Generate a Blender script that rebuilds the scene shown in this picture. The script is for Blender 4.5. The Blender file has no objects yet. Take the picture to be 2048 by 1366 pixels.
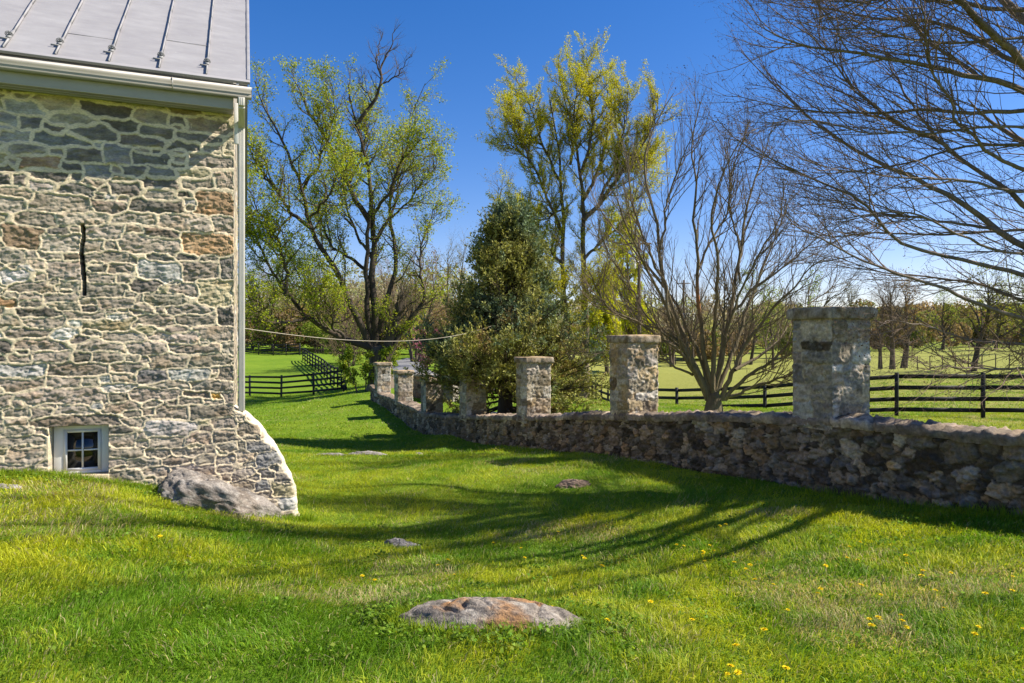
import bpy, math, random
import numpy as np
from mathutils import Vector

rng = np.random.default_rng(7)
random.seed(7)
SC = bpy.context.scene
COL = SC.collection
F = 1364.0
rad = math.radians

def P(px, py, d):
    "point seen at photo pixel (px,py) at distance d (camera at origin, looking +Y)"
    return np.array([(px-1024)/F*d, d, (683-py)/F*d])

# ------------------------------------------------------------------ helpers
def tag(o, label=None, cat=None, group=None, kind=None):
    if label: o['label'] = label
    if cat: o['category'] = cat
    if group: o['group'] = group
    if kind: o['kind'] = kind
    return o

def empty(name, loc=(0, 0, 0), rz=0.0):
    o = bpy.data.objects.new(name, None)
    o.empty_display_size = .2
    o.location = loc
    o.rotation_euler = (0, 0, rz)
    COL.objects.link(o)
    return o

def mesh_obj(name, V, faces, mat, parent=None, col=None, smooth=False):
    """V (n,3); faces: list of (m,k) int arrays; world coordinates, parent offset removed"""
    V = np.asarray(V, np.float64)
    me = bpy.data.meshes.new(name)
    if parent is not None:
        off = np.array(parent.location)
        p = parent.parent
        while p is not None:
            off = off + np.array(p.location)
            p = p.parent
        V = V - off
    if not isinstance(faces, list): faces = [faces]
    faces = [np.asarray(f, np.int32) for f in faces if len(f)]
    me.vertices.add(len(V))
    me.vertices.foreach_set('co', V.astype(np.float32).ravel())
    nl = sum(f.size for f in faces); npoly = sum(len(f) for f in faces)
    me.loops.add(nl)
    me.loops.foreach_set('vertex_index', np.concatenate([f.ravel() for f in faces]))
    me.polygons.add(npoly)
    starts, tot, c = [], [], 0
    for f in faces:
        k = f.shape[1]
        starts.append(c + np.arange(len(f))*k); tot.append(np.full(len(f), k)); c += f.size
    me.polygons.foreach_set('loop_start', np.concatenate(starts).astype(np.int32))
    try:
        me.polygons.foreach_set('loop_total', np.concatenate(tot).astype(np.int32))
    except Exception:
        pass
    if smooth:
        me.polygons.foreach_set('use_smooth', np.ones(npoly, bool))
    if col is not None:
        a = me.color_attributes.new('Col', 'FLOAT_COLOR', 'POINT')
        c4 = np.ones((len(V), 4), np.float32); c4[:, :3] = col
        a.data.foreach_set('color', c4.ravel())
    me.update(calc_edges=True)
    me.validate()
    me.materials.append(mat)
    o = bpy.data.objects.new(name, me)
    COL.objects.link(o)
    if parent is not None: o.parent = parent
    return o

def grid_faces(nu, nv, base=0, wrap=False):
    i = np.arange(nu-1)[:, None]; 
    if wrap:
        j = np.arange(nv)[None, :]; j2 = (j+1) % nv
    else:
        j = np.arange(nv-1)[None, :]; j2 = j+1
    a = i*nv+j; b = i*nv+j2; c = (i+1)*nv+j2; d = (i+1)*nv+j
    return np.stack([a, b, c, d], -1).reshape(-1, 4)+base

class MB:
    "collects boxes, prisms and tubes"
    def __init__(s): s.V = []; s.F = {}; s.n = 0
    def add(s, V, faces):
        V = np.asarray(V, float)
        for f in faces:
            s.F.setdefault(len(f), []).append([i+s.n for i in f])
        s.V.append(V); s.n += len(V)
    def hexa(s, c8):
        s.add(c8, [(0, 3, 2, 1), (4, 5, 6, 7), (0, 1, 5, 4), (1, 2, 6, 5), (2, 3, 7, 6), (3, 0, 4, 7)])
    def obox(s, o, ax, ay, az, r=(0, 1, 0, 1, 0, 1)):
        "box spanned in a frame o + x*ax + y*ay + z*az"
        x0, x1, y0, y1, z0, z1 = r
        pts = [(x0, y0, z0), (x1, y0, z0), (x1, y1, z0), (x0, y1, z0), (x0, y0, z1), (x1, y0, z1), (x1, y1, z1), (x0, y1, z1)]
        s.hexa([np.array(o)+np.array(ax)*a+np.array(ay)*b+np.array(az)*c for a, b, c in pts])
    def prism(s, prof, o, ax, ay, az, L0, L1):
        "profile (a,b) in ax,az plane, extruded along ay from L0 to L1"
        n = len(prof)
        A = [np.array(o)+np.array(ax)*a+np.array(az)*b+np.array(ay)*L0 for a, b in prof]
        B = [np.array(o)+np.array(ax)*a+np.array(az)*b+np.array(ay)*L1 for a, b in prof]
        s.add(A+B, [tuple(range(n))[::-1], tuple(range(n, 2*n))]+[(i, (i+1) % n, n+(i+1) % n, n+i) for i in range(n)])
    def tube(s, pts, r, sides=8):
        V, f = tube_arr(np.asarray(pts, float)[None], np.full((1, len(pts)), r) if np.isscalar(r) else np.asarray(r)[None], sides)
        s.add(V, [tuple(q) for q in f])
        m = len(pts)
        s.add(np.zeros((0, 3)), [])
        s.F.setdefault(sides, []).append([s.n-sides+i for i in range(sides)])
    def build(s, name, mat, parent=None, smooth=False, col=None):
        return mesh_obj(name, np.concatenate(s.V), [np.array(f) for f in s.F.values()], mat, parent, col, smooth)

def bevel(o, w=.006, seg=2):
    m = o.modifiers.new('bev', 'BEVEL'); m.width = w; m.segments = seg; m.limit_method = 'ANGLE'
    return o

# ------------------------------------------------------------------ noise
def _h(ix, iy, iz, seed):
    h = (ix.astype(np.int64)*374761393 + iy.astype(np.int64)*668265263 + iz.astype(np.int64)*2147483647 + seed*974711) & 0xffffffff
    h = ((h ^ (h >> 13))*1274126177) & 0xffffffff
    h = ((h ^ (h >> 15))*2246822519) & 0xffffffff
    return ((h ^ (h >> 16)) & 0xffffff)/float(0xffffff)*2-1

def vn(x, y, seed=0):
    x, y = np.broadcast_arrays(np.asarray(x, float), np.asarray(y, float))
    x0 = np.floor(x); y0 = np.floor(y); fx = x-x0; fy = y-y0
    fx = fx*fx*(3-2*fx); fy = fy*fy*(3-2*fy)
    x0 = x0.astype(np.int64); y0 = y0.astype(np.int64); z = np.zeros_like(x0)
    a = _h(x0, y0, z, seed); b = _h(x0+1, y0, z, seed); c = _h(x0, y0+1, z, seed); d = _h(x0+1, y0+1, z, seed)
    return (a*(1-fx)+b*fx)*(1-fy)+(c*(1-fx)+d*fx)*fy

def vn3(p, seed=0):
    q0 = np.floor(p); f = p-q0; f = f*f*(3-2*f); q = q0.astype(np.int64)
    r = 0
    for dx in (0, 1):
        for dy in (0, 1):
            for dz in (0, 1):
                w = (f[..., 0] if dx else 1-f[..., 0])*(f[..., 1] if dy else 1-f[..., 1])*(f[..., 2] if dz else 1-f[..., 2])
                r = r + w*_h(q[..., 0]+dx, q[..., 1]+dy, q[..., 2]+dz, seed)
    return r

def fbm(x, y, seed=0, o=4, g=.5):
    s = 0; a = 1; t = 0
    for k in range(o):
        s = s+a*vn(x*2**k+k*17.3, y*2**k-k*9.1, seed+k); t += a; a *= g
    return s/t*1.6

def fbm3(p, seed=0, o=4, g=.5):
    s = 0; a = 1; t = 0
    for k in range(o):
        s = s+a*vn3(p*2**k+k*7.7, seed+k); t += a; a *= g
    return s/t*1.6

def sst(a, b, x):
    t = np.clip((x-a)/(b-a), 0, 1); return t*t*(3-2*t)

# ------------------------------------------------------------------ materials
def new_mat(name):
    m = bpy.data.materials.new(name); m.use_nodes = True
    nt = m.node_tree; nt.nodes.clear()
    out = nt.nodes.new('ShaderNodeOutputMaterial')
    return m, nt, out

def N(nt, t, **kw):
    n = nt.nodes.new(t)
    for k, v in kw.items():
        if k in ('op',): n.operation = v
        elif hasattr(n, k): setattr(n, k, v)
        else: n.inputs[k].default_value = v
    return n

def noise_node(nt, scale, detail=4, rough=.6, vec=None, dist=0.0):
    n = N(nt, 'ShaderNodeTexNoise'); n.inputs['Scale'].default_value = scale; n.inputs['Detail'].default_value = detail
    n.inputs['Roughness'].default_value = rough; n.inputs['Distortion'].default_value = dist
    if vec is not None: nt.links.new(vec, n.inputs['Vector'])
    return n

def ramp(nt, fac, stops):
    r = N(nt, 'ShaderNodeValToRGB'); e = r.color_ramp.elements
    while len(e) < len(stops): e.new(.5)
    for i, (p, c) in enumerate(stops):
        e[i].position = p; e[i].color = (*c, 1) if len(c) == 3 else c
    nt.links.new(fac, r.inputs['Fac']); return r

def mixc(nt, fac, a, b, mode='MIX'):
    m = N(nt, 'ShaderNodeMix', data_type='RGBA', blend_type=mode)
    for sock, v in ((m.inputs[0], fac), (m.inputs[6], a), (m.inputs[7], b)):
        if hasattr(v, 'links'): nt.links.new(v, sock)
        elif isinstance(v, (int, float)): sock.default_value = v
        else: sock.default_value = (*v, 1)
    return m.outputs[2]

def mat_attr(name, rough=.9, var=.35, scale=30, bump=.3, bscale=60, spec=.25, tint=(1, 1, 1), stretch=(1, 1, 1), bdist=.01):
    "vertex-colour driven surface with fine procedural variation"
    m, nt, out = new_mat(name)
    a = N(nt, 'ShaderNodeAttribute', attribute_name='Col')
    tc = N(nt, 'ShaderNodeTexCoord'); mp = N(nt, 'ShaderNodeMapping'); mp.inputs['Scale'].default_value = stretch
    nt.links.new(tc.outputs['Object'], mp.inputs['Vector'])
    n = noise_node(nt, scale, 6, .65, mp.outputs[0])
    r = ramp(nt, n.outputs['Fac'], [(.25, (1-var,)*3), (.75, (1+var,)*3)])
    c = mixc(nt, 1.0, a.outputs['Color'], r.outputs[0], 'MULTIPLY')
    b = N(nt, 'ShaderNodeBsdfPrincipled'); nt.links.new(c, b.inputs['Base Color'])
    b.inputs['Roughness'].default_value = rough; b.inputs['Specular IOR Level'].default_value = spec
    n2 = noise_node(nt, bscale, 5, .6, mp.outputs[0])
    bp = N(nt, 'ShaderNodeBump'); bp.inputs['Strength'].default_value = bump; bp.inputs['Distance'].default_value = bdist
    nt.links.new(n2.outputs['Fac'], bp.inputs['Height']); nt.links.new(bp.outputs[0], b.inputs['Normal'])
    nt.links.new(b.outputs[0], out.inputs[0])
    return m

def mat_plain(name, c1, c2=None, scale=8, rough=.6, spec=.3, bump=.1, bscale=40, metal=0, stretch=(1, 1, 1), bdist=.01):
    m, nt, out = new_mat(name)
    tc = N(nt, 'ShaderNodeTexCoord'); mp = N(nt, 'ShaderNodeMapping'); mp.inputs['Scale'].default_value = stretch
    nt.links.new(tc.outputs['Object'], mp.inputs['Vector'])
    n = noise_node(nt, scale, 6, .65, mp.outputs[0])
    r = ramp(nt, n.outputs['Fac'], [(.3, c1), (.7, c2 or c1)])
    b = N(nt, 'ShaderNodeBsdfPrincipled'); nt.links.new(r.outputs[0], b.inputs['Base Color'])
    b.inputs['Roughness'].default_value = rough; b.inputs['Specular IOR Level'].default_value = spec; b.inputs['Metallic'].default_value = metal
    n2 = noise_node(nt, bscale, 4, .6, mp.outputs[0])
    bp = N(nt, 'ShaderNodeBump'); bp.inputs['Strength'].default_value = bump; bp.inputs['Distance'].default_value = bdist
    nt.links.new(n2.outputs['Fac'], bp.inputs['Height']); nt.links.new(bp.outputs[0], b.inputs['Normal'])
    nt.links.new(b.outputs[0], out.inputs[0])
    return m

def mat_leaf(name, trans=.45, rough=.6):
    m, nt, out = new_mat(name)
    a = N(nt, 'ShaderNodeAttribute', attribute_name='Col')
    b = N(nt, 'ShaderNodeBsdfPrincipled'); nt.links.new(a.outputs['Color'], b.inputs['Base Color'])
    b.inputs['Roughness'].default_value = rough; b.inputs['Specular IOR Level'].default_value = .2
    t = N(nt, 'ShaderNodeBsdfTranslucent')
    c = mixc(nt, 1.0, a.outputs['Color'], (1.15, 1.1, .6), 'MULTIPLY'); nt.links.new(c, t.inputs['Color'])
    mx = N(nt, 'ShaderNodeMixShader'); mx.inputs[0].default_value = trans
    nt.links.new(b.outputs[0], mx.inputs[1]); nt.links.new(t.outputs[0], mx.inputs[2]); nt.links.new(mx.outputs[0], out.inputs[0])
    return m

M_facade = mat_attr('rubble_masonry', .92, .38, 38, .45, 90, bdist=.006, stretch=(1, 1, 2.2))
M_wallst = mat_attr('field_stone', .92, .55, 26, .6, 60, bdist=.012)
M_rock = mat_attr('outcrop_rock', .9, .6, 62, .8, 90, bdist=.012)
M_bark = mat_attr('bark', .92, .45, 22, .8, 40, stretch=(1, 1, .25), bdist=.03)
M_twig = mat_attr('twig_bark', .9, .15, 9, .0, 40)
M_leaf = mat_leaf('leaf', .45)
M_grass = mat_leaf('grass_blade', .42, .55)
M_needle = mat_leaf('needles', .22, .75)
M_white = mat_plain('white_paint', (.62, .61, .58), (.70, .69, .66), 5, .5, .35, .05, 30)
M_trim = mat_plain('grey_white_trim', (.33, .31, .28), (.39, .37, .34), 4, .5, .4, .06, 20, stretch=(1, 1, 3))
M_spout = mat_plain('cream_downspout', (.52, .49, .43), (.60, .57, .50), 4, .45, .4, .06, 20)
M_black = mat_plain('black_fence_paint', (.006, .006, .007), (.022, .021, .022), 14, .6, .3, .5, 60, stretch=(1, 1, 3))
M_iron = mat_plain('cast_zinc', (.16, .16, .16), (.32, .32, .32), 60, .6, .4, .2, 60)
M_pole = mat_plain('pole_wood', (.09, .065, .05), (.15, .12, .09), 6, .9, .1, .5, 30, stretch=(1, 1, .1))
M_grey = mat_plain('grey_metal', (.42, .45, .48), (.55, .57, .6), 6, .45, .4, .05)
M_asph = mat_plain('asphalt', (.16, .16, .165), (.22, .22, .225), 3, .9, .2, .3, 50)
M_shadewood = mat_plain('weathered_board', (.16, .12, .085), (.28, .22, .16), 12, .85, .2, .5, 60)
M_stonesill = mat_plain('concrete_sill', (.42, .33, .22), (.55, .45, .31), 14, .85, .2, .3, 60)

# ------------------------------------------------------------------ terrain
E = np.array([.9311, .3647]); Bk = np.array([-.3647, .9311])      # along the facade / into the house
CC = np.array([-3.26, 8.0])                                        # wall corner
WD = np.array([-.41, .912]); WD /= np.linalg.norm(WD)
CTRL = []
def cp(px, py, d): CTRL.append(P(px, py, d))
def cw(x, y, z): CTRL.append(np.array([x, y, z], float))
for a in [(1024, 1366, 3.12), (1024, 1250, 3.82), (0, 1366, 3.0), (0, 1150, 4.35), (0, 1040, 5.7), (0, 952, 7.3), (160, 962, 7.4), (300, 975, 7.8), (440, 1005, 8.0),
          (560, 1040, 8.1), (400, 1150, 5.0), (400, 1050, 6.4), (815, 1092, 6.7), (600, 1100, 6.3), (1050, 1120, 6.4), (1145, 968, 9.9), (800, 960, 10.4), (1500, 955, 9.3), (2048, 1040, 6.2),
          (1800, 998, 7.6), (2048, 1180, 4.45), (2048, 1366, 3.1), (1500, 1180, 4.9), (1300, 1110, 6.3), (1200, 908, 12.6), (1056, 898, 15.5), (700, 910, 14.6), (620, 960, 11), (930, 884, 19.2),
          (855, 870, 22.9), (600, 868, 23), (795, 836, 26.6), (750, 805, 30.6), (560, 826, 31), (480, 800, 42), (600, 795, 42), (690, 783, 41), (757, 776, 37),
          (690, 760, 52), (620, 715, 75), (480, 708, 83), (560, 712, 80), (480, 745, 62), (500, 686, 115), (520, 676, 132),
          (850, 755, 45), (805, 738, 55), (815, 727, 63), (870, 716, 75), (860, 737, 56),
          (1005, 832, 20.6), (1150, 806, 30), (1165, 797, 42), (1245, 806, 36), (1180, 795, 47), (1330, 810, 30),
          (1400, 752, 55), (1400, 738, 78), (1800, 742, 50), (1760, 738, 62), (1300, 722, 100), (2048, 742, 48), (1900, 702, 115), (2000, 664, 210), (1700, 690, 200)]: cp(*a)
for a in [(0, 0, -1.55), (-4, 2, -1.5), (4, 1, -1.5), (-8, 5, -1.4), (0, -8, -1.5), (6, 4, -1.55), (8, 8, -1.9), (6.5, 13, -2.15), (9, 14, -2.15), (14, 20, -2.3), (4.5, 14, -2.2), (10, 26, -2.6), (-20, 20, -1.8), (-12, 12, -1.6), (-20, -10, -1),
          (25, 5, -2), (40, 30, -2), (-30, 45, -3), (-50, 80, -1), (60, 70, -1.6), (-100, 150, 3), (0, 150, -1.5), (110, 130, -.5), (160, 210, 4),
          (-160, 300, 8), (0, 300, 0), (200, 330, 12), (-300, 100, 5), (300, 100, 5), (0, -100, -1), (-200, -100, 0), (200, -100, 0), (0, 700, 5), (400, 700, 28), (-400, 700, 20), (700, 300, 12), (-700, 300, 12)]: cw(*a)
CTRL = np.array(CTRL)
def _tps(r2): return np.where(r2 > 1e-9, .5*r2*np.log(np.maximum(r2, 1e-9)), 0)
_n = len(CTRL)
_A = np.zeros((_n+3, _n+3)); _d = CTRL[:, None, :2]-CTRL[None, :, :2]
_A[:_n, :_n] = _tps((_d**2).sum(-1)) + np.eye(_n)*.15*np.clip(np.linalg.norm(CTRL[:, :2], axis=1)/10, .3, 60)
_A[:_n, _n] = 1; _A[:_n, _n+1:] = CTRL[:, :2]; _A[_n, :_n] = 1; _A[_n+1:, :_n] = CTRL[:, :2].T
_w = np.linalg.solve(_A, np.r_[CTRL[:, 2], 0, 0, 0])
def ground(x, y):
    x = np.asarray(x, float); y = np.asarray(y, float); sh = x.shape; x = x.ravel(); y = y.ravel()
    z = np.empty_like(x)
    for i in range(0, len(x), 40000):
        s = slice(i, i+40000)
        r2 = (x[s, None]-CTRL[None, :, 0])**2+(y[s, None]-CTRL[None, :, 1])**2
        z[s] = _tps(r2)@_w[:_n]+_w[_n]+x[s]*_w[_n+1]+y[s]*_w[_n+2]
    d = np.hypot(x, y)
    z = z+fbm(x*.8, y*.8, 3, 3)*.028*np.clip(d/6, .4, 1.5)+fbm(x*.13, y*.13, 5, 3)*np.clip((d-40)/60, 0, 1)*.25
    return z.reshape(sh)
def gz(x, y): return float(ground(np.array([x]), np.array([y]))[0])
def at(px, d, dz=0.0):
    x = (px-1024)/F*d
    return np.array([x, d, gz(x, d)+dz])

def axis(lo, hi, step, growth, c0=0):
    r = [c0]; s = step
    a = c0
    while a < hi:
        a += s; r.append(a)
        if abs(a-c0) > 14: s *= growth
    a = c0; s = step; l = []
    while a > lo:
        a -= s; l.append(a)
        if abs(a-c0) > 14: s *= growth
    return np.array(l[::-1]+r)
gx = axis(-900, 900, .16, 1.05); gy = axis(-60, 1500, .16, 1.04, 8)
GX, GY = np.meshgrid(gx, gy, indexing='ij')
GZ = ground(GX, GY)
def mat_lawn():
    m, nt, out = new_mat('lawn_and_meadow')
    tc = N(nt, 'ShaderNodeTexCoord')
    n1 = noise_node(nt, .35, 5, .6, tc.outputs['Object']); n2 = noise_node(nt, 6, 6, .7, tc.outputs['Object']); n3 = noise_node(nt, 45, 4, .7, tc.outputs['Object'])
    lawn = ramp(nt, n2.outputs['Fac'], [(.25, (.075, .125, .010)), (.5, (.135, .20, .016)), (.75, (.21, .25, .03))])
    lawn2 = ramp(nt, n1.outputs['Fac'], [(.3, (.8, .95, .8)), (.7, (1.15, 1.1, 1.0))])
    c = mixc(nt, 1.0, lawn.outputs[0], lawn2.outputs[0], 'MULTIPLY')
    a = N(nt, 'ShaderNodeAttribute', attribute_name='Col')
    sp = N(nt, 'ShaderNodeSeparateColor'); nt.links.new(a.outputs['Color'], sp.inputs[0])
    mead = ramp(nt, n2.outputs['Fac'], [(.25, (.17, .19, .035)), (.55, (.26, .265, .06)), (.8, (.35, .31, .11))])
    c = mixc(nt, sp.outputs[0], c, mead.outputs[0])
    soil = ramp(nt, n3.outputs['Fac'], [(.3, (.06, .04, .025)), (.7, (.15, .10, .06))])
    c = mixc(nt, sp.outputs[1], c, soil.outputs[0])
    far = ramp(nt, n1.outputs['Fac'], [(.3, (.115, .20, .014)), (.7, (.17, .25, .02))])
    c = mixc(nt, sp.outputs[2], c, far.outputs[0])
    b = N(nt, 'ShaderNodeBsdfPrincipled'); nt.links.new(c, b.inputs['Base Color']); b.inputs['Roughness'].default_value = .95; b.inputs['Specular IOR Level'].default_value = .1
    bp = N(nt, 'ShaderNodeBump'); bp.inputs['Strength'].default_value = .8; bp.inputs['Distance'].default_value = .05
    n4 = noise_node(nt, 18, 5, .75, tc.outputs['Object'])
    nt.links.new(n4.outputs['Fac'], bp.inputs['Height']); nt.links.new(bp.outputs[0], b.inputs['Normal'])
    nt.links.new(b.outputs[0], out.inputs[0]); return m
# wall line (front, lawn side) : K0 beyond frame, K1..K7 piers, end
K = [np.array(v) for v in [(6.9, 2.0), (3.82, 8.1), (1.98, 11.55), (.36, 15.4), (-1.26, 19.2), (-2.86, 22.9), (-4.42, 26.6), (-5.95, 30.3), (-6.6, 31.9)]]
KZ = [-.78, -.905, -1.21, -1.69, -2.08, -2.43, -2.33, -2.30, -2.03]
WN = np.array([-.912, -.41]); 
def side_of_wall(x, y):
    "positive beyond the wall (meadow side)"
    ks = np.array(K); yy = np.asarray(y, float)
    xw = np.interp(yy, ks[:, 1], ks[:, 0])
    return (np.asarray(x, float)-xw)*.91
colg = np.zeros(GX.shape+(3,))
sw = side_of_wall(GX, GY)
mead = sst(2, 9, sw+fbm(GX*.2, GY*.2, 8)*3)*sst(26, 40, GY+GX*.9)*np.where(GY > 12, 1, 0)
mead = np.maximum(mead, sst(8, 14, GX)*sst(9, 15, GY))
mead *= 1-.35*sst(95, 180, GY)
colg[..., 0] = mead
dt1 = np.hypot(GX-(-7.6), (GY-36.6)*.8)
colg[..., 1] = sst(1.9, .8, dt1+fbm(GX*2, GY*2, 4)*.5)*.8
colg[..., 2] = sst(24, 40, GY)*(1-mead)
ter = mesh_obj('lawn', np.stack([GX, GY, GZ], -1).reshape(-1, 3), grid_faces(len(gx), len(gy))[:, ::-1], mat_lawn(), None, colg.reshape(-1, 3), True)
tag(ter, kind='structure')

# ------------------------------------------------------------------ masonry generator
def fill_rects(x0, x1, y0, y1, keep, sizes, seed, res=.01, tol=.06):
    r = np.random.default_rng(seed)
    nx = int((x1-x0)/res)+1; ny = int((y1-y0)/res)+1
    occ = np.zeros((nx, ny), bool); out = []
    def mark(c):
        a0 = max(0, int((c[0]-c[2]-x0)/res)); a1 = min(nx, int((c[0]+c[2]-x0)/res)+1)
        b0 = max(0, int((c[1]-c[3]-y0)/res)); b1 = min(ny, int((c[1]+c[3]-y0)/res)+1)
        if a1 > a0 and b1 > b0: occ[a0:a1, b0:b1] = True
    for k in keep: mark(k); out.append(k)
    for (wlo, whi, hlo, hhi, tries) in sizes:
        for _ in range(tries):
            hw = r.uniform(wlo, whi)/2; hh = r.uniform(hlo, hhi)/2
            cx = r.uniform(x0, x1); cy = r.uniform(y0, y1)
            a0 = max(0, int((cx-hw-x0)/res)); a1 = min(nx, int((cx+hw-x0)/res)+1)
            b0 = max(0, int((cy-hh-y0)/res)); b1 = min(ny, int((cy+hh-y0)/res)+1)
            if a1-a0 < 2 or b1-b0 < 2: continue
            o = occ[a0:a1, b0:b1]
            if o.mean() < tol:
                occ[a0:a1, b0:b1] = True
                out.append([cx, cy, hw, hh, None])
    return out

def stone_field(X, Y, stones, grow, seed, warp=.02, wfreq=5, nexp=(3, 7), rot=.08, pad=1.35):
    """returns id (int, -1 none), m (inside distance metric), dx, dy for sample arrays X,Y (regular-ish rows)"""
    r = np.random.default_rng(seed)
    Xw = X+fbm(X*wfreq, Y*wfreq, seed+50, 3)*warp; Yw = Y+fbm(X*wfreq+31, Y*wfreq+11, seed+60, 3)*warp*.6
    best = np.full(X.shape, -9.0); sec = np.full(X.shape, -9.0); sid = np.full(X.shape, -1, int); DX = np.zeros(X.shape); DY = np.zeros(X.shape)
    xs = X[:, X.shape[1]//2]; ys = Y[Y.shape[0]//2, :]
    mono = True
    for i, st in enumerate(stones):
        cx, cy, hw, hh = st[:4]
        a = r.uniform(-rot, rot); n = r.uniform(*nexp); sk = r.uniform(-.18, .18)*hh
        i0 = np.searchsorted(xs, cx-hw*pad-.06); i1 = np.searchsorted(xs, cx+hw*pad+.06)
        if i1 <= i0: continue
        sl = (slice(max(0, i0-1), i1+1), slice(None))
        yl = (Yw[sl] > cy-hh*pad-.06) & (Yw[sl] < cy+hh*pad+.06)
        js = np.where(yl.any(0))[0]
        if not len(js): continue
        sl = (sl[0], slice(js[0], js[-1]+1))
        dx = Xw[sl]-cx; dy = Yw[sl]-cy
        dx, dy = dx*math.cos(a)+dy*math.sin(a), -dx*math.sin(a)+dy*math.cos(a)
        dy = dy+sk*dx/hw; dxx = dx*(1+r.uniform(-.16, .16)*dy/hh)
        q = (np.abs(dxx/(hw+grow))**n+np.abs(dy/(hh+grow))**n)**(1/n)
        m = (1-q)*min(hw+grow, hh+grow)
        b = best[sl]; up = m > b; s2 = sec[sl]; s2[up] = b[up]; mid = (~up) & (m > s2); s2[mid] = m[mid]; sec[sl] = s2
        b[up] = m[up]; best[sl] = b
        t = sid[sl]; t[up] = i; sid[sl] = t
        t = DX[sl]; t[up] = dx[up]; DX[sl] = t
        t = DY[sl]; t[up] = dy[up]; DY[sl] = t
    def dist(f):
        g0, g1 = np.gradient(np.maximum(f, -.2), xs, ys)
        return f/np.clip(np.hypot(g0, g1), .3, 3)
    dif = np.where(sec > -5, best-sec, 9.0)
    return sid, np.minimum(np.where(best > -5, dist(best), -9), np.where(sec > -5, dist(dif), 9)), DX, DY

# ------------------------------------------------------------------ the stone house
house = empty('stone_house', (CC[0], CC[1], -2.0))
tag(house, 'pale rubble stone farm building with grey metal roof and small basement window', 'building')
e3 = np.array([E[0], E[1], 0]); b3 = np.array([Bk[0], Bk[1], 0]); o3 = -b3; z3 = np.array([0, 0, 1.])
C3 = np.array([CC[0], CC[1], 0])
def tz(px, py, off=0.0):
    "photo pixel -> facade coordinates (t along, z up)"
    k = (px-1024)/F; c = CC-Bk*off
    t = (k*c[1]-c[0])/(E[0]-k*E[1]); d = c[1]+E[1]*t
    return t, (683-py)/F*d
STN = """10 205 90 228 l;70 190 145 220 g;165 208 258 235 d;270 220 335 247 g;338 217 408 232 o;372 237 465 265 g;105 227 190 250 g;205 240 275 260 d;40 233 80 256 b;137 250 232 278 d;285 255 348 275 d;95 250 130 267 d;
0 263 60 283 l;68 266 180 291 b;22 288 100 310 g;240 275 325 293 d;210 293 260 328 b;132 296 205 325 d;340 286 400 300 d;360 270 440 283 d;40 312 122 338 r;268 310 340 328 d;378 310 466 338 g;170 330 222 356 b;60 342 138 362 d;127 326 165 341 d;297 335 345 353 b;245 335 292 352 d;142 344 163 360 d;0 345 22 372 d;25 350 53 372 d;
280 358 365 375 d;355 360 430 378 g;432 340 466 376 g;225 367 280 390 d;125 370 190 388 d;395 380 466 429 r;68 392 175 422 g;190 405 250 424 g;0 396 48 422 g;36 427 110 450 g;118 427 210 449 g;232 428 303 447 g;322 430 418 461 g;428 432 466 464 g;8 455 78 496 o;82 472 162 503 g;170 453 252 476 g;235 475 362 505 g;365 467 466 510 r;172 482 202 503 g;285 457 360 473 g;
0 500 48 524 g;175 507 265 523 g;98 524 165 557 g;218 527 264 546 g;282 528 364 561 l;368 525 432 560 g;444 513 466 560 d;0 540 52 564 l;16 567 108 585 g;178 550 230 562 g;400 562 466 612 y;338 570 394 588 g;290 590 372 610 h;195 598 268 617 g;0 597 30 610 r;95 590 158 603 g;98 607 165 618 h;330 612 420 627 g;438 615 466 650 d;
275 632 350 650 g;355 632 425 650 g;135 627 215 640 g;165 642 258 660 y;48 637 125 655 g;0 635 40 655 g;400 655 466 680 g;10 658 98 673 g;205 667 290 682 g;295 667 397 682 g;35 680 125 698 g;160 685 245 702 g;255 686 330 708 g;340 692 443 708 g;448 685 466 707 g;185 703 243 725 g;300 710 375 736 g;380 710 466 730 g;0 730 92 755 l;95 728 215 752 g;60 705 130 722 g;20 710 60 727 g;
225 728 280 745 g;275 742 335 762 b;340 740 418 760 l;437 733 466 759 g;225 746 270 764 g;7 758 90 780 g;98 757 160 775 g;200 768 270 780 l;380 762 466 782 g;305 765 378 778 g;35 779 220 805 g;255 779 365 799 g;370 785 425 795 g;425 784 444 797 k;447 783 466 808 g;0 792 20 812 g;20 803 48 815 g;355 797 410 808 g;410 800 445 810 g;380 811 466 835 g;110 812 178 827 g;210 806 275 820 g;310 812 375 835 g;65 818 105 834 g;10 815 55 833 g;
55 832 242 852 m;248 838 292 850 g;0 858 65 870 g;0 874 88 888 g;220 870 272 893 g;300 876 368 895 g;375 865 425 885 g;425 865 475 883 g;15 900 85 925 g;222 897 285 915 g;290 900 338 915 g;340 897 410 912 g;255 918 320 935 g;325 913 380 930 g;340 930 435 950 g;222 940 282 960 g;285 935 335 950 g;390 912 432 928 g;435 912 470 930 g;
476 848 515 870 g;495 885 540 902 b;516 906 562 932 b;553 948 586 962 d;512 960 534 982 b;560 996 599 1020 l;440 888 474 900 g;436 930 468 942 g;470 940 505 952 g;478 905 508 922 g;520 940 550 952 d;540 925 556 942 d;500 985 545 1000 g"""
CK = dict(l=(.41, .38, .34), g=(.315, .265, .205), d=(.17, .15, .125), b=(.25, .235, .215), o=(.29, .21, .13), r=(.34, .225, .125), y=(.36, .31, .19), k=(.58, .34, .09), h=(.30, .26, .20), m=(.31, .26, .20))
keep = []
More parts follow.
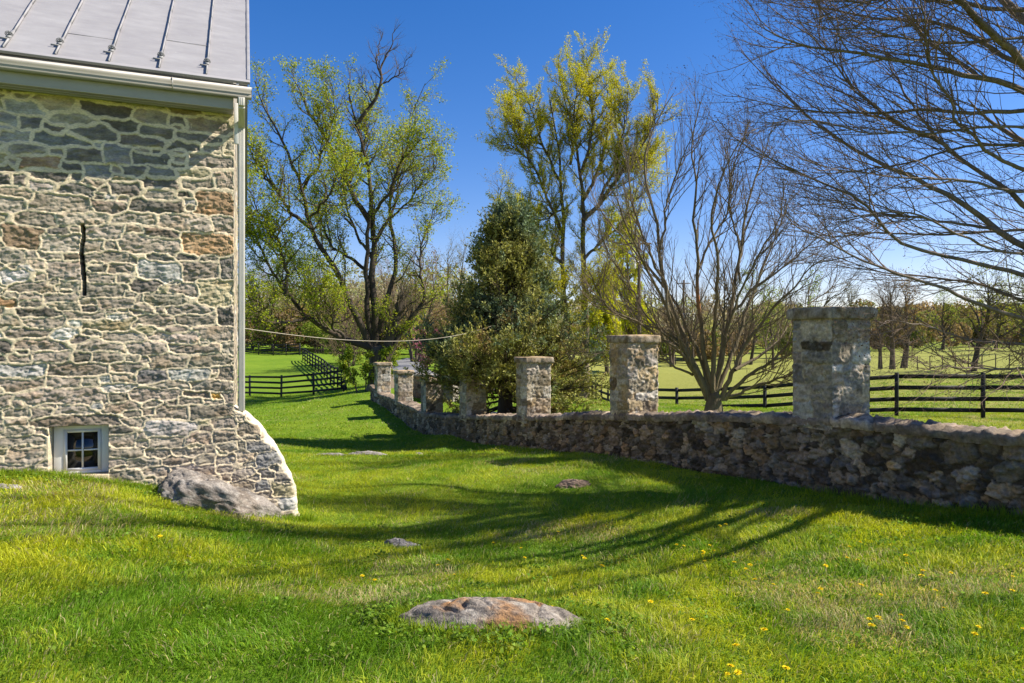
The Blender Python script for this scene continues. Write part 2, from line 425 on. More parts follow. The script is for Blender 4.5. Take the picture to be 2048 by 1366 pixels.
for s in STN.replace('\n', '').split(';'):
    x0, y0, x1, y1, c = s.split(); x0, y0, x1, y1 = map(float, (x0, y0, x1, y1))
    t0, _ = tz(x0, (y0+y1)/2); t1, _ = tz(x1, (y0+y1)/2); tm = (x0+x1)/2
    _, za = tz(tm, y1); _, zb = tz(tm, y0)
    keep.append([(t0+t1)/2, (za+zb)/2, (t1-t0)/2, (zb-za)/2, c])
WT0, WT1, WZ0, WZ1 = tz(100, 900)[0], tz(217, 900)[0], tz(160, 950)[1], tz(160, 852)[1]
keep_w = keep+[[(WT0+WT1)/2, (WZ0+WZ1)/2, (WT1-WT0)/2, (WZ1-WZ0)/2, 'win']]
TL = -3.4
stones = fill_rects(TL, .8, -2.4, 2.75, keep_w, [(.35, .6, .11, .16, 2500), (.22, .4, .08, .13, 5000), (.12, .25, .05, .08, 9000), (.06, .14, .03, .05, 9000)], 3, .01, .05)
stones = [s for s in stones if s[4] != 'win']
curve = np.array([(0, -.78), (.10, -.83), (.285, -.99), (.427, -1.21), (.539, -1.40), (.653, -1.67), (.72, -1.97), (.75, -2.2), (.76, -2.6)])
nz = 620; zs = np.linspace(-2.5, 2.74, nz)
nA = 400; nB = 110
tA = np.linspace(TL, -.15, nA, endpoint=False); uB = np.linspace(0, 1, nB)
cz = curve[::-1]
tmax = np.where(zs > -.78, 0.0, np.interp(zs, cz[:, 1], cz[:, 0]))
tmax = tmax+fbm(zs*7, zs*0, 77, 3)*.02*(zs < -.85)
T = np.concatenate([np.repeat(tA[:, None], nz, 1), -.15+uB[:, None]*(tmax[None, :]+.15)], 0)
Z = np.repeat(zs[None, :], nA+nB, 0)
# the B block is skewed per row: evaluate the two blocks separately
def facade_eval(T, Z):
    xs = T
    return stone_field(T, Z, stones, .036, 5, warp=.017, wfreq=8.5, nexp=(4.5, 12), rot=.045)
res = []
Tb = np.repeat((-.15+uB*.95)[:, None], nz, 1)
idA, mA, dxA, dyA = facade_eval(T[:nA], Z[:nA])
# regular lattice for the right end, then sampled per row
idR, mR, dxR, dyR = facade_eval(Tb, Z[nA:])
pos = np.clip((T[nA:]+.15)/.95*(nB-1), 0, nB-1); k0 = np.floor(pos).astype(int); kk = np.clip(np.round(pos), 0, nB-1).astype(int)
k1 = np.minimum(k0+1, nB-1); f = pos-k0; jj = np.repeat(np.arange(nz)[None, :], nB, 0)
mB = mR[k0, jj]*(1-f)+mR[k1, jj]*f; idB = idR[kk, jj]; dxB = dxR[kk, jj]; dyB = dyR[kk, jj]
sid = np.concatenate([idA, idB]); mm = np.concatenate([mA, mB]); DX = np.concatenate([dxA, dxB]); DY = np.concatenate([dyA, dyB])
def masonry(T, Z, sid, mm, DX, DY, stones, half, mort_col, mort_h, rough, seed, pal, stretch=(13, 24), soft=.010, jit=.16):
    r = np.random.default_rng(seed); ns = len(stones)
    off = r.normal(0, .0035, ns); tx = r.normal(0, .018, ns); ty = r.normal(0, .04, ns)
    base = np.array([pal(s, r) for s in stones])
    base *= (1+r.normal(0, jit, (ns, 1)))*(1+r.normal(0, .014, (ns, 3)))
    md = mm+fbm(T*42, Z*42, seed+9, 2)*.003
    hf = half+fbm(T*3, Z*3, seed+4, 3)*half*.35
    s = sst(0, soft, md-hf)*(sid >= 0)
    i = np.maximum(sid, 0)
    sx, sy = stretch
    ph = i*3.7
    Tq = T*.94+Z*.34; Zq = Z*.94-T*.34
    rg = fbm(Tq*sx+ph, Zq*sy+ph, seed+1, 5, .6)
    fac = np.abs(fbm(T*sx*.75+ph*2+Z*9, Z*sy*.7-T*7, seed+2, 3))
    st = off[i]+tx[i]*DX+ty[i]*DY+sst(0, .03, md-hf)*.006+rough*(rg*.75+fac*1.1-.35)
    mo = mort_h+fbm(T*25, Z*25, seed+3, 3)*.0018+.004*sst(.4*half, -half, md-hf*.2)
    h = st*s+mo*(1-s)
    c = base[i]*(1+.34*fbm(T*9+ph, Z*22+ph, seed+5, 4)[..., None])
    warm = sst(.15, .8, fbm(T*4+ph, Z*7, seed+6, 3))[..., None]
    c = c*(1-warm*.35)+c*np.array([1.25, 1.0, .72])*warm*.35
    mc = np.array(mort_col)*(1+.16*fbm(T*6, Z*6, seed+7, 4)[..., None])
    col = c*s[..., None]+mc*(1-s[..., None])
    return h, np.clip(col, .01, .9), s
def pal_f(s, r):
    if s[4]: return CK[s[4]]
    return CK[r.choice(list('gggghhlyd'))]
halfw = (.0070+.0075*sst(1.5, 1.85, Z))*(1+.5*fbm(T*2.3, Z*2.3, 71, 3))
hf_h, hf_c, ms = masonry(T, Z, sid, mm, DX, DY, stones, halfw, (.68, .565, .385), .0095, .0125, 21, pal_f)
up = sst(1.62, 1.8, Z)
hole = (T > WT0) & (T < WT1) & (Z > WZ0-.01) & (Z < WZ1)
hf_h = np.where(hole, -.17, hf_h)
hf_c[hole] = (.4, .35, .27)
# ventilation slit, its recess coloured near black for the shade inside
sx0 = tz(165, 520)[0]; zt = tz(167, 449)[1]; zb_ = tz(169, 591)[1]
slc = sx0+.012*fbm(Z*6, Z*0, 5, 2)+(zt-Z)*.02-.006
slit = (np.abs(T-slc-.01) < .017+.005*vn(Z*14, Z*0, 9)) & (Z < zt) & (Z > zb_)
hf_h = np.where(slit, -.22, hf_h); hf_c[slit] = (.05, .045, .04)
de = tmax[None, :]-T; rb = .06*(1+.5*fbm(Z*6, T*3, 78, 2)); qx = np.clip(1-de/rb, 0, 1)*(Z < -.80)
hf_h = hf_h-rb*(1-np.sqrt(np.maximum(0, 1-(qx*.98)**2)))
mk = (sst(.2, .8, qx+.35*fbm(T*11, Z*11, 79, 3)))[..., None]*.85; hf_c = hf_c*(1-mk)+np.array([.66, .57, .42])*(1+.12*fbm(T*9, Z*9, 80, 3)[..., None])*mk
V = C3+e3*T[..., None]+z3*Z[..., None]+o3*hf_h[..., None]
fac = mesh_obj('wall', V.reshape(-1, 3), grid_faces(nA+nB, nz), M_facade, house, hf_c.reshape(-1, 3))
# buttress top (curved, mortared) and its back, gable wall
nb = 70
cu = np.linspace(0, 1, nb); ii = np.where(zs < -.77)[0]
zz = np.linspace(-.775, -2.4, nb)
tt = np.interp(zz, zs, tmax)
dd = np.linspace(0, .5, 26)
TT, DDp = np.meshgrid(tt, dd, indexing='ij'); ZZ = np.repeat(zz[:, None], 26, 1)
bump_ = fbm(DDp*9, ZZ*9+TT*9, 31, 4)*.014*np.minimum(1, DDp/.06)
hfe = np.interp(zz, zs, hf_h[-1])
V = C3+e3*(TT+bump_)[..., None]+z3*(ZZ+bump_*.6)[..., None]+b3*(DDp-hfe[:, None])[..., None]
cb = np.array([.60, .53, .40])*(1+.2*fbm(DDp*8, ZZ*8, 33, 3)[..., None])
mesh_obj('buttress_coping', V.reshape(-1, 3), grid_faces(nb, 26), M_facade, house, cb.reshape(-1, 3), True)
# remaining body: gable and rear walls in the same stone (coarse field)
nu, nv = 150, 140
us = np.linspace(0, 6.0, nu); vs = np.linspace(-2.6, 2.9, nv)
U, W = np.meshgrid(us, vs, indexing='ij')
stG = fill_rects(0, 6, -2.6, 2.9, [], [(.35, .7, .12, .2, 3000), (.2, .4, .08, .13, 3000), (.1, .2, .05, .08, 3000)], 12, .02, .06)
a_, b_, c_, d_ = stone_field(U, W, stG, .05, 15, warp=.026, nexp=(3.4, 8))
hg, cg, _ = masonry(U, W, a_, b_, c_, d_, stG, .0125, (.60, .50, .335), .0065, .011, 22, pal_f)
V = C3+b3*U[..., None]+z3*W[..., None]+e3*(hg-.02)[..., None]
mesh_obj('gable_wall', V.reshape(-1, 3), grid_faces(nu, nv)[:, ::-1], M_facade, house, cg.reshape(-1, 3))
mb = MB()
RT = math.tan(rad(42))
mb.add([C3+z3*2.88-e3*.01+b3*.05, C3+b3*5.95+z3*2.88-e3*.01, C3+b3*3+z3*(2.88+RT*2.95)-e3*.01, C3+b3*2.99+z3*2.88-e3*.01], [(0, 1, 2)])
mb.build('gable_peak', mat_plain('gable_stone', (.22, .2, .18), (.42, .38, .31), 9, .9, .2, .6, 30), house)
mb = MB()
mb.obox(C3, e3, b3, z3, (-12, TL+.001, -.0, 6, -2.6, 2.75)); mb.obox(C3, e3, b3, z3, (TL+.002, -.1, 5.6, 6.0, -2.6, 2.74)); mb.obox(C3, e3, b3, z3, (TL+.003, -.08, .3, 5.55, -2.59, 2.73))
mb.build('rear_wall', bpy.data.materials['gable_stone'], house)

# roof: standing seam metal
De = .29; ze = 2.955; re_ = .17; Lr = 5.0
cs, sn = math.cos(rad(42)), math.sin(rad(42))
rd = b3*cs+z3*sn; rn = -b3*sn+z3*cs
Oe = C3+o3*De+z3*ze
seam_px = [413, 318, 217, 110, 5]; seam_t = []
for p, yy in zip(seam_px, (150, 140, 128, 115, 100)): seam_t.append(tz(p, yy, De)[0])
ds = np.mean(np.diff(seam_t)); 
while seam_t[-1] > -11: seam_t.append(seam_t[-1]+ds)
ts = np.unique(np.r_[np.linspace(-12, -3, 40), np.linspace(-3, re_, 120)]); ls = np.linspace(0, Lr, 110)
TT, LL = np.meshgrid(ts, ls, indexing='ij')
hh = .0035*fbm(TT*2.2, LL*3.2, 41, 4)+.0025*fbm(TT*.7, LL*9, 43, 3)
V = Oe+e3*TT[..., None]+rd*LL[..., None]+rn*hh[..., None]
roof = empty('roof', (0, 0, 0)); roof.parent = house
roof.location = (0, 0, 0)
def mat_roof():
    m, nt, out = new_mat('painted_standing_seam')
    tc = N(nt, 'ShaderNodeTexCoord'); mp = N(nt, 'ShaderNodeMapping'); mp.inputs['Scale'].default_value = (1, 1, 4)
    nt.links.new(tc.outputs['Object'], mp.inputs['Vector'])
    n = noise_node(nt, 2.2, 7, .68, mp.outputs[0]); n2 = noise_node(nt, 26, 4, .6, tc.outputs['Object'])
    r = ramp(nt, n.outputs['Fac'], [(.3, (.25, .24, .245)), (.55, (.30, .29, .292)), (.75, (.35, .34, .34))])
    sp = ramp(nt, n2.outputs['Fac'], [(.70, (0, 0, 0)), (.74, (1, 1, 1))])
    c = mixc(nt, sp.outputs[0], r.outputs[0], (.45, .44, .44))
    b = N(nt, 'ShaderNodeBsdfPrincipled'); nt.links.new(c, b.inputs['Base Color'])
    b.inputs['Roughness'].default_value = .55; b.inputs['Specular IOR Level'].default_value = .4
    bp = N(nt, 'ShaderNodeBump'); bp.inputs['Strength'].default_value = .12; bp.inputs['Distance'].default_value = .01
    n3 = noise_node(nt, 14, 4, .6, mp.outputs[0]); nt.links.new(n3.outputs['Fac'], bp.inputs['Height']); nt.links.new(bp.outputs[0], b.inputs['Normal'])
    nt.links.new(b.outputs[0], out.inputs[0]); return m
M_roof = mat_roof()
bpy.data.objects.remove(roof)
roof = mesh_obj('roof', V.reshape(-1, 3), grid_faces(len(ts), len(ls))[:, ::-1], M_roof, house, smooth=True)
for t in seam_t:
    mb = MB()
    k = np.linspace(.07, Lr, 12); wv = rng.normal(0, .002, 12)
    for a in range(11):
        o0 = Oe+e3*(t+wv[a])+rd*k[a]; 
        mb.hexa([o0-e3*.009, o0+e3*.009, o0+e3*.009+rd*(k[a+1]-k[a])+e3*(wv[a+1]-wv[a]), o0-e3*.009+rd*(k[a+1]-k[a])+e3*(wv[a+1]-wv[a])] +
                [q+rn*.03 for q in (o0-e3*.006, o0+e3*.006, o0+e3*.006+rd*(k[a+1]-k[a])+e3*(wv[a+1]-wv[a]), o0-e3*.006+rd*(k[a+1]-k[a])+e3*(wv[a+1]-wv[a]))])
    mb.hexa([Oe+e3*(t-.009)+rd*.05, Oe+e3*(t+.009)+rd*.05, Oe+e3*(t+.009)+rd*.07, Oe+e3*(t-.009)+rd*.07]+[Oe+e3*(t-.006)+rd*.068+rn*.03, Oe+e3*(t+.006)+rd*.068+rn*.03, Oe+e3*(t+.006)+rd*.07+rn*.03, Oe+e3*(t-.006)+rd*.07+rn*.03])
    mb.build('standing_seam', M_roof, roof)
mb = MB()   # turned edges: eave hem, rake hem, panel cross laps
mb.obox(Oe, e3, rd, rn, (-12, re_+.006, -.012, .05, -.022, .010))
mb.obox(Oe, e3, rd, rn, (re_-.03, re_+.006, .0505, Lr, -.03, .014))
mb.obox(Oe, e3, rd, rn, (seam_t[1]+.012, seam_t[0]-.012, .92, .926, .001, .007))
mb.obox(Oe, e3, rd, rn, (seam_t[3]+.012, seam_t[2]-.012, .70, .706, .001, .007))
bevel(mb.build('roof_hem', M_roof, roof), .004)
mb = MB()   # rear slope
Rg = Oe+rd*Lr; 
rd2 = b3*cs-z3*sn
mb.obox(Rg, e3, rd2, z3, (-12, re_, 0.001, Lr, -.03, -.001))
mb.build('rear_slope', M_roof, roof)
for t in seam_t[:6]:
    mb = MB(); q = Oe+e3*t+rd*.34
    fan = [(-.055, .005), (-.062, .03), (-.05, .06), (-.025, .08), (0, .086), (.025, .08), (.05, .06), (.062, .03), (.055, .005)]
    n = len(fan)
    for a in range(n-1):
        (x0, y0), (x1, y1) = fan[a], fan[a+1]
        for f0, f1 in ((.25, .5), (.62, .78), (.88, 1.0)):
            pts = [(x0*f0*.62, y0*f0*.62), (x1*f0*.62, y1*f0*.62), (x1*f1*.62, y1*f1*.62), (x0*f1*.62, y0*f1*.62)]
            mb.hexa([q+e3*a_+rn*(.028+b_)+rd*-.003 for a_, b_ in pts]+[q+e3*a_+rn*(.028+b_)+rd*.003 for a_, b_ in pts])
        if a % 2 == 0: mb.obox(q+rn*.028, (e3*x0+rn*y0)*.62, rn*.004-e3*y0*.04, rd, (.2, 1, -.5, .5, -.003, .003))
    mb.obox(q, e3, rd, rn, (-.012, .012, -.006, .14, .031, .036)); mb.obox(q, e3, rd, rn, (-.02, .02, -.06, -.003, .031, .04))
    mb.obox(q, e3, rd, rn, (-.075, .0, -.075, -.065, .02, .032))
    g = mb.build('snow_guard', M_iron, roof)
# fascia, soffit, gutter
mb = MB(); mb.obox(C3, e3, o3, z3, (-12, .0, .225, .25, 2.642, 2.93)); bevel(mb.build('fascia_board', M_trim, house), .004)
mb = MB()
for k in range(3): mb.obox(C3, e3, o3, z3, (-12, -.004, .225-.073*(k+1)+.004, .225-.073*k-.003, 2.652, 2.672))
mb.obox(C3, e3, o3, z3, (-12, -.006, .0, .22, 2.668, 2.69))
mb.build('soffit_board', M_trim, house)
mb = MB()
gp = [(.252, 2.765), (.325, 2.765), (.335, 2.785), (.338, 2.81), (.352, 2.832), (.362, 2.845), (.362, 2.878), (.355, 2.878), (.350, 2.85), (.33, 2.835), (.322, 2.78), (.26, 2.775), (.26, 2.878), (.252, 2.878)]
mb.prism(gp, C3, o3, e3, z3, -12, .19)
mb.prism([(a, b) for a, b in gp[:7]]+[(.252, 2.878)], C3, o3, e3, z3, .1901, .194)
mb.obox(C3, e3, o3, z3, (-.62, -.61, .249, .3665, 2.762, 2.881))
mb.build('gutter', M_trim, house)
mb = MB(); mb.obox(C3, e3, o3, z3, (-12, re_-.02, .22, .275, 2.885, 2.925)); mb.build('drip_board', M_shadewood, house)
# rake board and downspout at the corner
mb = MB(); mb.obox(C3, e3, b3, z3, (.002, .05, .001, .03, 2.32, 2.80)); mb.obox(Oe, e3, rd, rn, (.03, .055, -.03, Lr, -.2, -.025)); bevel(mb.build('rake_board', M_white, house), .004)
mb = MB()
sp = C3+e3*.085
hw = .036
def spout(p0, p1):
    d = (p1-p0); L = np.linalg.norm(d); d = d/L
    s = np.cross(d, e3); s /= np.linalg.norm(s)
    mb.obox(p0, e3, s, d, (-hw, hw, -hw, hw, 0, L))
    for k in (-.02, 0, .02): mb.obox(p0, e3, s, d, (k-.004, k+.004, -hw-.004, hw+.004, .002, L-.002))
p_a = sp+o3*.30+z3*2.765; p_b = sp+o3*.30+z3*2.68; p_c = sp-o3*.045+z3*2.10; p_d = sp-o3*.045+z3*-.80
p_c2 = sp-o3*.0+z3*2.12
spout(p_b-z3*.01, p_a); spout(sp-o3*.06+z3*2.53, p_b); spout(sp-o3*.045+z3*-.82, sp-o3*.045+z3*2.57)
bevel(mb.build('downspout', M_spout, house), .006)
# basement window
mb = MB()
wd = -.115; 
mb.obox(C3, e3, o3, z3, (WT0+.012, WT0+.105, wd-.03, wd, WZ0, WZ1-.0)); mb.obox(C3, e3, o3, z3, (WT1-.085, WT1-.004, wd-.03, wd, WZ0, WZ1)); mb.obox(C3, e3, o3, z3, (WT0+.105, WT1-.085, wd-.03, wd-.001, WZ1-.05, WZ1))
mb.obox(C3, e3, o3, z3, (WT0+.105, WT1-.085, wd-.03, wd+.006, WZ0, WZ0+.03))
win = mb.build('window', M_white, house); bevel(win, .003)
mb = MB(); a0, a1, c0, c1 = WT0+.106, WT1-.086, WZ0+.031, WZ1-.051
mb.obox(C3, e3, o3, z3, (a0, a0+.032, wd-.03, wd+.008, c0, c1)); mb.obox(C3, e3, o3, z3, (a1-.032, a1, wd-.03, wd+.008, c0, c1))
mb.obox(C3, e3, o3, z3, (a0+.032, a1-.032, wd-.03, wd+.007, c0, c0+.03)); mb.obox(C3, e3, o3, z3, (a0+.032, a1-.032, wd-.03, wd+.007, c1-.03, c1))
am = (a0+a1)/2; cm = (c0+c1)/2
mb.obox(C3, e3, o3, z3, (am-.008, am+.008, wd-.025, wd+.004, c0+.03, c1-.03))
mb.obox(C3, e3, o3, z3, (a0+.032, am-.008, wd-.025, wd+.003, cm-.008, cm+.008)); mb.obox(C3, e3, o3, z3, (am+.008, a1-.032, wd-.025, wd+.003, cm-.008, cm+.008))
mb.build('sash', M_white, win)
m, nt, out = new_mat('dark_glass'); b = N(nt, 'ShaderNodeBsdfPrincipled'); b.inputs['Base Color'].default_value = (.008, .008, .007, 1); b.inputs['Roughness'].default_value = .04; b.inputs['Specular IOR Level'].default_value = .6
tc = N(nt, 'ShaderNodeTexCoord'); n = noise_node(nt, 9, 2, .5, tc.outputs['Object']); bp = N(nt, 'ShaderNodeBump'); bp.inputs['Strength'].default_value = .03; nt.links.new(n.outputs['Fac'], bp.inputs['Height']); nt.links.new(bp.outputs[0], b.inputs['Normal'])
nt.links.new(b.outputs[0], out.inputs[0]); M_glass = m
mb = MB(); mb.obox(C3, e3, o3, z3, (a0+.01, a1-.01, wd-.02, wd-.016, c0+.01, c1-.01)); mb.build('pane', M_glass, win)
mb = MB(); mb.obox(C3, e3, o3, z3, (WT0-.01, WT1+.012, -.13, .035, WZ0-.11, WZ0-.004)); bevel(mb.build('sill', M_stonesill, win), .008)

# ------------------------------------------------------------------ garden wall with piers
gw = empty('garden_wall', (K[1][0], K[1][1], -2.0))
tag(gw, 'long dark fieldstone garden wall with seven square stone piers along the lawn', 'wall')
ks = np.array(K); seg = np.linalg.norm(np.diff(ks, axis=0), axis=1); S = np.r_[0, np.cumsum(seg)]
def wall_pt(s):
    x = np.interp(s, S, ks[:, 0]); y = np.interp(s, S, ks[:, 1]); return x, y
def wall_top(s):
    # sag slightly between piers
    z = np.interp(s, S, KZ); return z+fbm(s*.8, s*0, 91, 3)*.02
def PALW(s, r):
    c = np.array([(.20, .15, .10), (.145, .108, .073), (.10, .078, .056), (.27, .22, .16), (.165, .134, .104), (.22, .145, .078)][r.choice(6, p=[.25, .22, .16, .13, .14, .10])])
    return c
s_list = [0.0]
while s_list[-1] < S[-1]:
    x, y = wall_pt(s_list[-1]); s_list.append(s_list[-1]+max(.011, .0022*max(2.5, np.hypot(x, y))*.75))
ss = np.array(s_list[:-1]); ss = np.r_[ss, S[-1]]
nvw = 84; vv = np.linspace(0, 1.05, nvw)
SS, VV = np.meshgrid(ss, vv, indexing='ij')
stW = fill_rects(0, S[-1], 0, 1.2, [], [(.18, .32, .11, .18, 500), (.11, .22, .08, .14, 6000), (.07, .13, .05, .10, 18000), (.04, .08, .03, .06, 26000)], 23, .015, .10)
a_, b_, c_, d_ = stone_field(SS, VV, stW, .025, 25, warp=.035, wfreq=8, nexp=(2.0, 6.0), rot=.5)
hw_, cw_, sm_ = masonry(SS, VV, a_, b_, c_, d_, stW, .004, (.065, .048, .032), -.022, .040, 26, PALW, (13, 17), .006, .36)
lich = sst(.45, .9, fbm(SS*7, VV*7, 61, 4))[..., None]
cw_ = cw_*(1-.4*lich)+np.array([.27, .255, .22])*.4*lich
X_, Y_ = wall_pt(SS); top = wall_top(SS)
bot_t = -.095
V = np.stack([X_+WN[0]*hw_, Y_+WN[1]*hw_, top+bot_t-VV*1.0], -1)
mesh_obj('wall_face', V.reshape(-1, 3), grid_faces(len(ss), nvw)[:, ::-1], M_wallst, gw, cw_.reshape(-1, 3))
# coping: front lip, sloping top, back lip as one sheet around the profile
prof = np.array([(.04, -.10), (.045, -.085), (.05, -.05), (.045, -.015), (.03, .0), (.0, .008), (-.06, .014), (-.12, .018), (-.18, .02), (-.24, .021), (-.30, .02), (-.36, .018), (-.42, .014), (-.48, .008), (-.51, 0), (-.53, -.02), (-.53, -.1), (-.50, -.12), (-.50, -1.3)])
ss2 = ss[::2] if len(ss) > 1500 else ss
ss2 = np.r_[ss[::2], S[-1]]
pu = np.r_[0, np.cumsum(np.linalg.norm(np.diff(prof, axis=0), axis=1))]
SS2, PU = np.meshgrid(ss2, pu, indexing='ij')
stC = fill_rects(0, S[-1], 0, .8, [], [(.22, .4, .3, .55, 1500), (.12, .25, .12, .3, 3000), (.08, .14, .07, .14, 4000)], 27, .02, .08)
a_, b_, c_, d_ = stone_field(SS2, PU, stC, .025, 28, warp=.05, nexp=(2.2, 5), rot=.35)
def PALC(s, r): return np.array([(.26, .20, .145), (.20, .155, .115), (.16, .125, .095), (.31, .245, .18)][r.integers(4)])
hc_, cc_, _ = masonry(SS2, PU, a_, b_, c_, d_, stC, .007, (.19, .15, .105), -.016, .032, 29, PALC, (11, 11), .012, .22)
hc_ = hc_+fbm(SS2*3.1, PU*3.1, 92, 3)*.018
tn = np.gradient(prof, axis=0); nrm = np.stack([-tn[:, 1], tn[:, 0]], 1)*-1; nrm /= np.linalg.norm(nrm, axis=1)[:, None]
X2, Y2 = wall_pt(SS2); top2 = wall_top(SS2)
A = prof[None, :, 0]+nrm[None, :, 0]*hc_; Bz = prof[None, :, 1]+nrm[None, :, 1]*hc_
V = np.stack([X2+WN[0]*A, Y2+WN[1]*A, top2+Bz], -1)
mesh_obj('coping', V.reshape(-1, 3), grid_faces(len(ss2), len(prof)), M_wallst, gw, cc_.reshape(-1, 3))
mb = MB()
for sgn, sidx in ((1, -1),):
    x, y = ks[-1]; z = KZ[-1]; n3 = np.array([WN[0], WN[1], 0]); d3 = np.array([WD[0], WD[1], 0]); p = np.array([x, y, z])
    mb.obox(p, -n3, d3, z3, (-.02, .5, -.02, .01, -1.3, -.02))
mb.build('wall_end', mat_plain('dark_stone', (.1, .09, .08), (.26, .25, .23), 12, .9, .2, .8, 30), gw)

PIERS = [(1, .412, .60, .66, 'near pier with a wide overhanging cap crossed by branch shadows'), (2, .105, .56, .64, 'pier with a rust stained face between the bare tree and the evergreen'),
         (3, -.36, .56, .62, 'pier standing just right of the evergreen'), (4, -.77, .56, .62, 'pier just left of the evergreen trunk'), (5, -1.235, .56, .62, 'dark pier half hidden by evergreen branches'),
         (6, -1.14, .54, .62, 'pier with orange lichen'), (7, -.94, .54, .62, 'pale far pier in front of the big leafy tree')]
def PALP(s, r): return np.array([(.33, .285, .215), (.26, .23, .19), (.22, .18, .13), (.38, .35, .30), (.29, .225, .14)][r.choice(5, p=[.25, .25, .15, .2, .15])])
d3 = np.array([WD[0], WD[1], 0]); n3 = np.array([WN[0], WN[1], 0])
for idx, ztop, la, lb, lab in PIERS:
    kx, ky = K[idx]; z0 = KZ[idx]-.16; capt = .13 if idx != 1 else .14
    dist = math.hypot(kx, ky); stp = max(.011, dist*.0011)
    o = np.array([kx, ky, 0])+n3*.035
    H = ztop-capt-z0
    r = np.random.default_rng(100+idx)
    per = 2*(la+lb); npu = int(per/stp); npv = int(H/stp)
    us = np.linspace(0, per, npu); vs = np.linspace(0, H, npv)
    U, W = np.meshgrid(us, vs, indexing='ij')
    # blocks: courses, each side cut separately
    blk = []; y = 0
    while y < H:
        h = r.uniform(.15, .34); 
        if y+h > H-.08: h = H-y
        for a, b in ((0, la), (la, la+lb), (la+lb, 2*la+lb), (2*la+lb, per)):
            x = a
            while x < b-.01:
                w = r.uniform(.16, .48)
                if x+w > b-.1: w = b-x
                if r.random() < .25 and h > .2:
                    blk.append([x+w/2, y+h*.27, w/2, h*.27, None]); blk.append([x+w/2, y+h*.77, w/2, h*.23, None])
                else: blk.append([x+w/2, y+h/2, w/2, h/2, None])
                x += w
        y += h
    a_, b_, c_, d_ = stone_field(U, W, blk, .02, 130+idx, warp=.035, wfreq=4.5, nexp=(3, 8), rot=.1)
    hp, cpn, _ = masonry(U, W, a_, b_, c_, d_, blk, .0075, (.36, .295, .20), -.003, .019, 140+idx, PALP, (11, 12), .007, .28)
    lc = sst(.4, .8, fbm(U*13, W*13, 150+idx, 4))[..., None]
    cpn = cpn*(1-.5*lc)+np.array([.47, .45, .40])*.5*lc
    dk = sst(.5, 1.0, fbm(U*4, W*4, 160+idx, 4))[..., None]; cpn = cpn*(1-.65*dk)+np.array([.07, .065, .055])*.65*dk
    if idx in (2, 6):
        ru = sst(.2, .7, fbm(U*3, W*2.2, 170+idx, 4))[..., None]; cpn = cpn*(1-.5*ru)+np.array([.36, .22, .07])*.5*ru
    pos = np.zeros(U.shape+(3,)); nn = np.zeros(U.shape+(3,))
    # perimeter order: lawn side (going away), far side, back side, near side
    for a, b, st, dr, nr in ((0, la, o, d3, n3), (la, la+lb, o+d3*la, -n3, d3), (la+lb, 2*la+lb, o+d3*la-n3*lb, -d3, -n3), (2*la+lb, per, o-n3*lb, n3, -d3)):
        m = (U >= a-1e-6) & (U <= b+1e-6)
        pos[m] = st+dr*(U[m]-a)[:, None]; nn[m] = nr
    edge = np.minimum.reduce([np.abs(U-c) for c in (0, la, la+lb, 2*la+lb, per)])
    chip = -.012*np.clip(1-edge/.03, 0, 1)*(1+fbm(W*9, U*0, 180+idx, 3))
    dmp = np.clip(edge/.02, 0, 1)
    V = pos+nn*((hp*dmp+chip))[..., None]+z3*(z0+W)[..., None]
    V[-1] = V[0]
    pier = mesh_obj('pier', V.reshape(-1, 3), grid_faces(npu, npv)[:, ::-1], M_wallst, gw, cpn.reshape(-1, 3))
    pier['label'] = lab
    # cap slab
    ov = .04 if idx != 1 else .05
    n = 26 if idx < 4 else 14
    g = np.linspace(-1, 1, n)
    vs_, fs, cs_ = [], [], []
    nb_ = 0
    c0 = o+d3*la/2-n3*lb/2
    nt_ = 5
    def cap_ring(scale, zz):
        q = np.linspace(0, 4, 4*n, endpoint=False); pts = []
        for t in q:
            k = int(t); f = t-k
            x, y = [(-1+2*f, -1), (1, -1+2*f), (1-2*f, 1), (-1, 1-2*f)][k]
            l = max(abs(x), abs(y)); rr = 1-.03*(abs(x)*abs(y))**6
            pts.append((x*rr, y*rr))
        return np.array(pts)*scale, zz
    rings = [(0.0, ztop-capt), (1.0, ztop-capt), (1.03, ztop-capt+.012), (1.03, ztop-capt*.66), (1.03, ztop-capt*.33), (1.02, ztop-.012), (.99, ztop), (.8, ztop+.006), (.5, ztop+.012), (.2, ztop+.014), (0.0, ztop+.014)]
    VR = []
    for sc, zz in rings:
        pr, _ = cap_ring(sc, zz)
        VR.append(c0+d3*(pr[:, :1]*(la/2+ov))+n3*(pr[:, 1:]*(lb/2+ov))+z3*zz)
    VR = np.array(VR); nzv = fbm3(VR*9, 190+idx, 4)*.024+np.floor(fbm3(VR*4, 191+idx, 2)*3)*.006
    cen = VR-c0; cen[..., 2] = 0; cen /= np.maximum(np.linalg.norm(cen, axis=-1, keepdims=True), .2)
    VR = VR+cen*nzv[..., None]; VR[5:, :, 2] += (fbm3(VR*6, 200+idx, 3)*.01)[5:]
    qn = fbm3(VR*5, 210+idx, 4)[..., None]; qm = fbm3(VR*14, 211+idx, 3)[..., None]
    cc = np.array([.26, .21, .15])*(1+.5*qn)+np.array([.1, .1, .1])*qm
    cc[6:] = (np.array([.36, .26, .15])*(1+.35*qn+.2*qm))[6:]
    cap = mesh_obj('cap', VR.reshape(-1, 3), grid_faces(len(rings), 4*n, wrap=True), M_wallst, pier, np.clip(cc, .02, .8).reshape(-1, 3))

